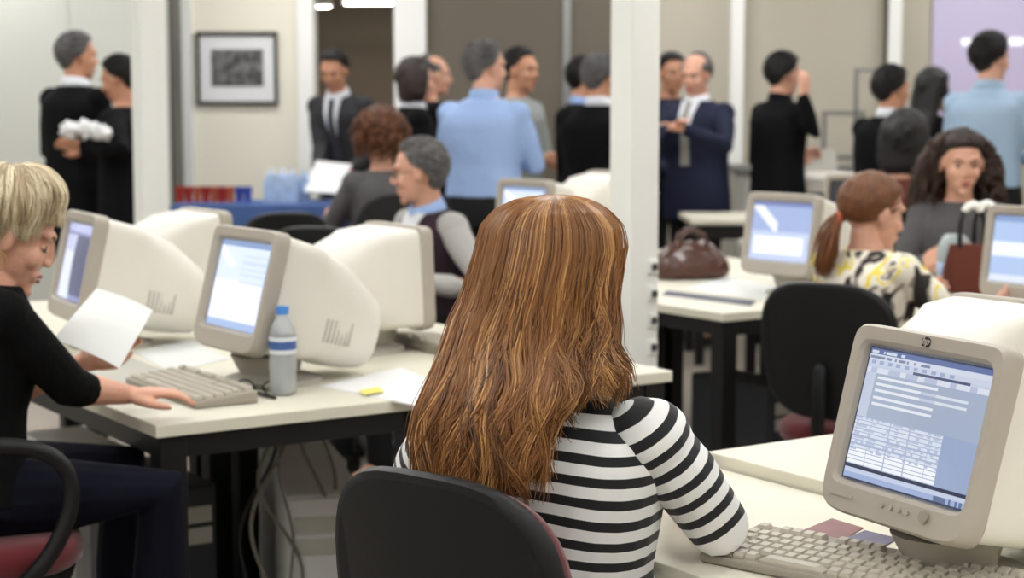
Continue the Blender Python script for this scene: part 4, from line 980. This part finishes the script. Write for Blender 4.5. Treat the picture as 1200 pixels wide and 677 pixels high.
# ------------------------------------------------------------------ seated people
def sit(label, px, Y, yaw, H, chair=None, rhw=None, lhw=None, seat=.5, cyaw=None, cargs={}, **k):
    pos = gp(px, Y); y = R(yaw)
    if rhw: k['rh'] = LC(pos, y, rhw)
    if lhw: k['lh'] = LC(pos, y, lhw)
    out = person(label, pos, y, H, seated=True, seat=seat, **k)
    if chair: office_chair(chair, pos, R(cyaw) if cyaw is not None else y, seat_z=seat, back_z=cargs.pop('back_z', (seat+.06, seat+.44)), group='black office chairs with red cushions', **cargs)
    return out
CURL = []
def curls(root, HM, n, rad, L, col, name='curl_locks', zmax=.6, front=.35, rr=.0035, seed=1, zdown=.16):
    rn = random.Random(seed); paths = []; cols = []; rads = []
    while len(paths) < n:
        d = V3((rn.gauss(0, 1), rn.gauss(0, 1), rn.gauss(.2, 1))).normalized()
        if d.y > front and (d.z < .45 or L > .1): continue
        if d.z < -.75: continue
        p = V3((d.x*.075, -.012+d.y*.095, .028+d.z*.088)); out = d*rad*(.6+.6*rn.random()); ph = rn.random()*6.28; pts = []
        ax, ay = frame(d+V3((0, 0, -.7)))
        l = L*(.7+.6*rn.random())
        for i in range(18):
            f = i/17; g = out*min(1, f*1.6)+V3((0, 0, -l*f*f*.9))+V3((d.x, d.y, 0))*l*.25*f
            pts.append(HM @ (p+g+(ax*math.cos(ph+f*17)+ay*math.sin(ph+f*17))*(.009*min(1, f*3))))
        paths.append(pts); k = .6+.8*rn.random(); cols.append(tuple(c*k for c in col)); rads.append(rr*(.7+.6*rn.random()))
    return strands(name, paths, rads, cols, root, M['strandhair'], 5)
r, J = sit('person with big curly auburn hair in grey cardigan, from behind', 447, 8.1, 25, 1.72, 'dark-backed office chair under the curly auburn-haired person', seat=.56, fem=True, outfit='shirt', top='greytop', hair='curly', hairm='hbrown', hth=.035, voxel=BV, sk='skinf', hoffset=(.0, 0, 0), rh=(.15, .35, .85), lh=(-.15, .35, .85))
curls(r, J['HM'], 330, .045, .05, srgb((104, 62, 36)), seed=5, rr=.005)
r, J = sit('person with spectacles, dark vest over white sleeves, in profile', 520, 6.6, 124, 1.70, lean=.16, headyaw=R(-40), front='wshirt', chair= 'red-cushioned office chair behind the bespectacled man', seat=.48, outfit='vest', top='vest', sleeve='lgrey', hairm='hgrey', hth=.014, collar='ltblue', voxel=.006, sk='skinf', glasses=True, headpitch=.16, lh=(-.20, .24, .76), rh=(.16, .32, .76), wide=1.0, lelb=(-.7, -.8, -.3), cyaw=100, cargs=dict(back_z=(.58, 1.0)))
r, J = sit('person with dark hair and brown top, seen from behind, mid right', 1060, 7.5, -25, 1.78, 'office chair under the brown-topped person', seat=.53, fem=True, outfit='shirt', top='brownt', hair='bob', hairm='hblack', hth=.03, voxel=.009, sk='skinf', rh=(.15, .35, .85), lh=(-.15, .35, .85))
r, J = sit('person with long dark curly hair facing the camera, grey top', 1127, 6.7, 172, 1.70, 'office chair under the curly dark-haired woman', seat=.50, fem=True, outfit='shirt', top='greytop', hair='curly', hairm='hdbrown', hth=.022, voxel=.006, sk='skinf', headpitch=.15, headyaw=.12, rh=(.15, .3, .82), lh=(-.15, .3, .82))
curls(r, J['HM'], 900, .052, .20, srgb((62, 42, 34)), seed=8, rr=.004, front=.12)
# woman with the ponytail
M['floral'] = mat('floral_print', (232, 226, 206), .8)
nt = M['floral'].node_tree; b_ = nt.nodes['Principled BSDF']; tc = nt.nodes.new('ShaderNodeTexCoord')
n1 = nt.nodes.new('ShaderNodeTexNoise'); n1.inputs['Scale'].default_value = 11; n1.inputs['Detail'].default_value = 1.5; n1.inputs['Distortion'].default_value = 1.2; nt.links.new(tc.outputs['Object'], n1.inputs['Vector'])
rp = nt.nodes.new('ShaderNodeValToRGB'); rp.color_ramp.interpolation = 'CONSTANT'; e = rp.color_ramp.elements
e[0].position = 0; e[0].color = (*srgb((40, 36, 34)), 1); e[1].position = .36; e[1].color = (*srgb((150, 140, 130)), 1)
for ps, c_ in ((.40, (236, 230, 214)), (.53, (236, 216, 96)), (.60, (238, 232, 216)), (.66, (60, 52, 50)), (.69, (214, 200, 190))): x = e.new(ps); x.color = (*srgb(c_), 1)
nt.links.new(n1.outputs['Fac'], rp.inputs['Fac']); nt.links.new(rp.outputs['Color'], b_.inputs['Base Color'])
r, J = sit('person with auburn ponytail and yellow flower-print blouse', 1018, 5.15, -55, 1.62, 'black-backed chair of the ponytailed woman', seat=.47, fem=True, outfit='shirt', top=M['floral'], hair='pony', hairm='hauburn', hth=.014, voxel=.005, sk='skinf', headyaw=R(-18), gaze='down', hoffset=(0, 0, -.035), headpitch=.2, rh=(.18, .38, .80), lh=(-.18, .38, .80), wide=1.12, cyaw=-35, cargs=dict(back_z=(.50, .90), bw=.215, backoff=-.25))
HM = J['HM']; rn = random.Random(4); paths = []; cols = []; rads = []
tie = V3((0, -.112, -.035))
for i in range(900):
    a = rn.random()*2*PI; th = .15+rn.random()*1.5
    d = V3((math.sin(th)*math.cos(a), math.sin(th)*math.sin(a), math.cos(th)))
    if d.y > .55 and d.z < .55: continue
    if d.z < -.3 and d.y > 0: continue
    p0 = V3((d.x*.082, -.012+d.y*.103, .028+d.z*.097)); pts = []
    j = V3((rn.gauss(0, .007), rn.gauss(0, .004), rn.gauss(0, .009)))
    for k in range(14):
        f = k/13; q_ = p0.lerp(tie+j, f); c0 = V3((0, -.012, .028)); dd = q_-c0; e2 = V3((dd.x/.082, dd.y/.103, dd.z/.097)); L_ = e2.length
        q_ = c0+dd*((1/max(L_, .3))*(1-f**4)+(f**4)) ; pts.append(HM @ q_)
    paths.append(pts); k_ = .55+.9*rn.random(); cols.append(tuple(c*k_ for c in srgb((122, 74, 38)))); rads.append(.0022)
for i in range(260):
    j = V3((rn.gauss(0, .009), rn.gauss(0, .006), rn.gauss(0, .006))); s1 = rn.gauss(0, .016); pts = []; L_ = .14+.04*rn.random(); s2 = rn.gauss(0, .012)
    for k in range(16):
        f = k/15; pts.append(HM @ (tie+j+V3((s1*math.sin(f*2.6), -.016*math.sin(min(1, f*1.6)*PI*.6)+s2*f, -L_*f**1.15))))
    paths.append(pts); k_ = .55+.9*rn.random(); cols.append(tuple(c*k_ for c in srgb((122, 74, 38)))); rads.append(.0024)
strands('ponytail_locks', paths, rads, cols, r, M['strandhair'], 4)
q = MB(); q.M = HM; q.tube([tie+V3((.017*math.cos(a), -.004, .017*math.sin(a))) for a in [2*PI*i/12 for i in range(13)]], .006, 8); q.build('hair_tie', M['lip'] if False else M['cupo'], r, smooth=True)
# empty-looking chairs in the middle distance
for px, Y, yaw, lb in ((322, 8.0, 18, 'dark chair back showing above the left monitors'), (388, 7.1, -10, 'black chair back showing behind the big turned-away monitor')):
    office_chair(lb, gp(px, Y), R(yaw), seat_z=.46, back_z=(.52, .925), group='black office chairs with red cushions')
# ------------------------------------------------------------------ the red-haired woman, nearest
def runattr(o, fn):
    me = o.data; a = me.attributes.new('run', 'FLOAT', 'POINT'); a.data.foreach_set('value', [fn(v.co) for v in me.vertices])
pos = V3((.055, 2.50, 0)); yaw = R(-24)
M['strip'] = stripes('striped_jersey', .0305, .45)
hl = .47
r, J = person('woman with long red hair and striped jersey seated with her back to the camera', pos, yaw, 1.68, fem=True, seated=True, seat=.465, outfit='shirt', top=M['strip'], sleeve='strip', bottom='jeans', voxel=.0045, sk='skinf', nohair=True, wide=1.14,
    rh=LC(pos, yaw, (.262, 2.70, .805)), lh=LC(pos, yaw, (.05, 2.80, .80)), relp=LC(pos, yaw, (.298, 2.47, .795)), lelb=(-1, -.3, -.6), headyaw=R(-6), headpitch=.22, sleeve_to=.92, rhand=((-.1, 1, -.12), (0, -.1, -1)), lhand=((.3, 1, -.1), (0, 0, -1)), rcurl=.6, name='person')
for c in r.children:
    if c.name.startswith('shirt'): runattr(c, lambda p: p.z+.012*math.sin(p.x*9)+.006*noise.noise(p*9)+.25*0)
    if c.name.startswith('sleeve'):
        sh, el, wr = J['sh'], J['el'], J['wr']
        def f(p):
            s = 1 if p.x > 0 else -1; a, b, c_ = sh[s], el[s], wr[s]
            d1 = (b-a).normalized(); d2 = (c_-b).normalized(); t1 = (p-a).dot(d1); L1 = (b-a).length; t2 = (p-b).dot(d2)
            w = max(0, min(1, ((p-b).dot((d1+d2).normalized())+.02)/.04)); w = w*w*(3-2*w)
            return (1-w)*t1+w*(L1+t2)+.003*noise.noise(p*14)
        runattr(c, f)
# hair: outline of the hanging hair, measured at her distance, laid round head and back
inv = Matrix.Rotation(-yaw, 3, 'Z')
S0 = 2050/2.42
def zpy(y): return CAMZ-(y-122)/S0
prof = [  # picture row, centre column, half width, centre Y, half depth
 (231, 652, 4, 2.50, .004), (233, 651, 26, 2.50, .045), (238, 650, 46, 2.50, .078), (250, 648, 67, 2.50, .104), (268, 648, 82, 2.50, .118), (292, 647, 87, 2.50, .125), (325, 640, 88, 2.495, .126), (355, 633, 90, 2.49, .122), (385, 626, 96, 2.48, .115),
 (410, 620, 97, 2.47, .112), (435, 621, 106, 2.455, .112), (460, 613, 109, 2.44, .112), (490, 602, 110, 2.44, .118), (520, 598, 110, 2.44, .122), (550, 598, 108, 2.44, .125), (590, 602, 104, 2.44, .125)]
tab = [(-CAMZ+(-zpy(a))+CAMZ, (b-600)/S0, c/S0, d, e) for a, b, c, d, e in prof]      # keyed by -z, ascending
def hp(phi, z, inset=0, dphi=0):
    cx, a, cy, b = lerp_tab(tab, -z)
    ph = phi+dphi
    return V3((cx+(a-inset)*math.sin(ph), cy-(b-inset)*math.cos(ph), z))
def toloc(p): return inv @ (p-pos)
ztop = zpy(231.2)
def zend(phi, rn):
    d = math.degrees(phi)
    if d < -78: y = 552
    elif d < -5: y = 566
    elif d < 9: y = 556+rn.gauss(0, 8)
    elif d < 20: y = 556 if rn.random() < .4 else 490+rn.gauss(0, 14)
    elif d < 42: y = 535+rn.gauss(0, 14) if rn.random() < .14 else 462+rn.gauss(0, 6)
    else: y = 450
    return zpy(y+rn.gauss(0, 8))
rn = random.Random(11); clumps = []
NC = 150
for i in range(NC):
    phi = -2.05+4.05*(i+rn.random())/NC
    clumps.append(dict(phi=phi, z=zend(phi, rn), ph=rn.random()*6.28, am=.010+.020*rn.random(), k=.62+.75*rn.random(), rad=rn.random()*.024, fr=2.2+1.6*rn.random(), tw=rn.gauss(0, .05)))
paths = []; cols = []; rads = []
dark, mid, lite = srgb((78, 46, 22)), srgb((150, 100, 54)), srgb((222, 172, 110))
for i in range(5200):
    c = clumps[rn.randrange(NC)]; phi0 = c['phi']+rn.gauss(0, .05); ze = c['z']+rn.gauss(0, .010); ins0 = rn.random()*.014
    z0 = ztop-.0006; pts = []; n = 34; side = math.degrees(c['phi'])
    own = rn.gauss(0, .004); 
    for k in range(n):
        f = (k/(n-1)); fz = f**1.25 if True else f
        z = z0+(ze-z0)*fz
        g = max(0, (fz-.28)/.72)              # waves and clumping grow down the length
        ph = phi0+(c['phi']-phi0)*min(.85, g*1.1)+c['tw']*g
        wave = c['am']*g*math.sin(c['ph']+fz*c['fr']*4.2)
        a_ = lerp_tab(tab, -z)[1]
        ph += wave/max(a_, .03)
        lift = c['rad']*g*.9+.004*g*math.sin(c['ph']*1.7+fz*9)
        p = hp(ph, z, ins0*(1-.4*g)-lift*.55)
        if side > 52 and fz > .8:             # right-hand locks flick out over the shoulder
            w = (fz-.8)/.2; p += V3((.012*w*w, .004*w, 0))
        p += V3((own*g, 0, 0))
        pts.append(toloc(p))
    paths.append(pts)
    t = c['k']*(.8+.4*rn.random()); m_ = (t-.5)/1.1
    m_ = max(0, min(1, m_)); col_ = tuple((dark[q]+(mid[q]-dark[q])*m_*2) if m_ < .5 else (mid[q]+(lite[q]-mid[q])*(m_-.5)*2) for q in range(3))
    cols.append(col_); rads.append(.00125+.0006*rn.random())
# fly-away wisps
for i in range(90):
    phi0 = -1.9+3.8*rn.random(); ze = zpy(440+rn.random()*130); pts = []; a1 = rn.random()*6; s_ = rn.gauss(0, .008)
    if phi0 > .6: ze = zpy(455)
    for k in range(30):
        f = k/29; z = ztop-.001+(ze-ztop)*f**1.2; g = f
        p = hp(phi0, z, -.004-.006*g)+V3((s_*g*g+.006*math.sin(a1+f*8)*g, 0, 0)); pts.append(toloc(p))
    paths.append(pts); cols.append(mid); rads.append(.0006)
M['redhair'] = attrcol('red_hair_locks', 'strand', .36)
hb = M['redhair'].node_tree.nodes['Principled BSDF']; hb.inputs['Specular IOR Level'].default_value = .55
strands('hair_locks', paths, rads, cols, r, M['redhair'], 4)
# the mass beneath the locks
q = MB(); rs = []
for i in range(40):
    f = i/39; z = ztop-.004+(zpy(520)-ztop)*f; row = []; row2 = []
    for j in range(41):
        phi = -1.95+3.85*j/40; zz = max(z, zend(phi, random.Random(1))+.06) if abs(phi) > .3 else z
        row.append(toloc(hp(phi, zz, .012))); row2.append(toloc(hp(phi, zz, min(.030, lerp_tab(tab, -zz)[1]*.8))))
    rs.append(row+row2[::-1])
q.rings(rs); q.build('hair', mat('red_hair_base', (104, 62, 32), .5), r, smooth=True)
office_chair('black-shelled chair with red cushion in front, nearest the camera', V3((.075, 2.495, 0)), R(-40), seat_z=.455, back_z=(.50, .918), bw=.205, backoff=-.255, group='black office chairs with red cushions')

# ------------------------------------------------------------------ the blonde woman
pos = V3((-1.11, 3.48, 0)); yaw = R(-62)
r, J = person('blonde woman in black knit top and hoop earrings, reading a paper', pos, yaw, 1.60, fem=True, seated=True, seat=.55, outfit='shirt', top='knit', bottom='jeans', voxel=.0045, sk='skinf', lean=.16, nohair=True, gaze='down',
    rh=LC(pos, yaw, W(150, 462, .80)), lh=LC(pos, yaw, (-.93, 3.80, .84)), relp=LC(pos, yaw, (-.885, 3.47, .835)), lelb=(-.5, -.2, -1), headyaw=R(-12), headpitch=.42, sleeve_to=.34, rhand=((.25, 1, .02), (0, 0, -1)), rcurl=.45, lhand=((0, 1, .6), (1, 0, .3)), lcurl=.8, wide=1.12, hoffset=(0, .0, -.04))
HM = J['HM']
h = MB(); hair_shell(h, HM, 'fringe', .016, 1.0, 3); h.build('hair', mat('blond_hair_base', (196, 164, 112), .5), r, voxel=.005, it=2)
rn = random.Random(9); paths = []; cols = []; rads = []
lo_, hi_ = srgb((150, 122, 84)), srgb((252, 240, 208))
crown = V3((0, -.3, 1)).normalized(); cax, cay = V3((1, 0, 0)), V3((0, 0, 0)); cay = crown.cross(cax)
C0 = V3((0, -.012, .028))
NCL = 120; cl = [(rn.random()*2*PI, rn.gauss(0, .10), .5+.9*rn.random(), rn.random()) for _ in range(NCL)]
for i in range(3200):
    az, tw, k_, lf = cl[rn.randrange(NCL)]; a = az+rn.gauss(0, .10)
    d1 = (cax*math.cos(a)+cay*math.sin(a)); fwd = d1.y
    ar = 2.02 if fwd < -.2 else (1.52 if fwd > .55 else 1.9)
    th0 = rn.random()*.55; pts = []; lift = .012+.014*lf+rn.random()*.008
    L_ = ar*(.86+.2*rn.random()); n = 18
    for k in range(n):
        f = k/(n-1); th = th0+(L_-th0)*f; aa = a+tw*f*1.6+.05*math.sin(f*6+az*9)
        d1 = (cax*math.cos(aa)+cay*math.sin(aa)); d = crown*math.cos(th)+d1*math.sin(th)
        e = 1/math.sqrt((d.x/.075)**2+(d.y/.096)**2+(d.z/.089)**2) if th < 1.75 else 1/math.sqrt((d.x/.075)**2+(d.y/.096)**2+(d.z/.11)**2)
        p = C0+d*(e+lift*(.5+.9*math.sin(min(1, f*1.25)*PI)**.8)+.005*f*math.sin(az*13))
        pts.append(HM @ p)
    paths.append(pts); t = max(0, min(1, (k_-.5)/.9*(.7+.6*rn.random()))); cols.append(tuple(lo_[q]+(hi_[q]-lo_[q])*(.25+.75*t) for q in range(3))); rads.append(.0014)
strands('hair_locks', paths, rads, cols, r, M['strandhair'], 4)
for s in (-1, 1):
    q = MB(); q.M = HM; q.tube([(s*.086+.002, -.004+.019*math.cos(a), -.054+.021*math.sin(a)) for a in [2*PI*i/20 for i in range(21)]], .0019, 8); q.build('hoop_earring', M['metalg'], r, smooth=True)
office_chair('red-seated chair with looped black arms under the blonde woman', pos+V3((-.02, -.02, 0)), yaw, True, seat_z=.55, back_z=(.62, .98), group='black office chairs with red cushions')
# the paper she reads
sheet('paper_sheet', 'printed white sheet held up by the blonde woman', [WY(62, 398, 3.66), WY(140, 432, 3.60), WY(179, 364, 3.78), WY(113, 338, 3.86)], 'paper2', .0012, .006)
# ------------------------------------------------------------------ daylight-free office: soft bounce, exposure
w = bpy.data.worlds.new('world'); SC.world = w; w.use_nodes = True; w.node_tree.nodes['Background'].inputs['Color'].default_value = (.5, .5, .5, 1); w.node_tree.nodes['Background'].inputs['Strength'].default_value = .3
vs = SC.view_settings; vs.view_transform = 'Standard'; vs.look = 'None'; vs.gamma = 1; vs.use_curve_mapping = False; vs.exposure = 0.7
SC.display_settings.display_device = 'sRGB'
SC.cycles.max_bounces = 6; SC.cycles.diffuse_bounces = 3; SC.cycles.use_adaptive_sampling = True; SC.cycles.sample_clamp_indirect = 4; SC.cycles.caustics_reflective = False; SC.cycles.caustics_refractive = False
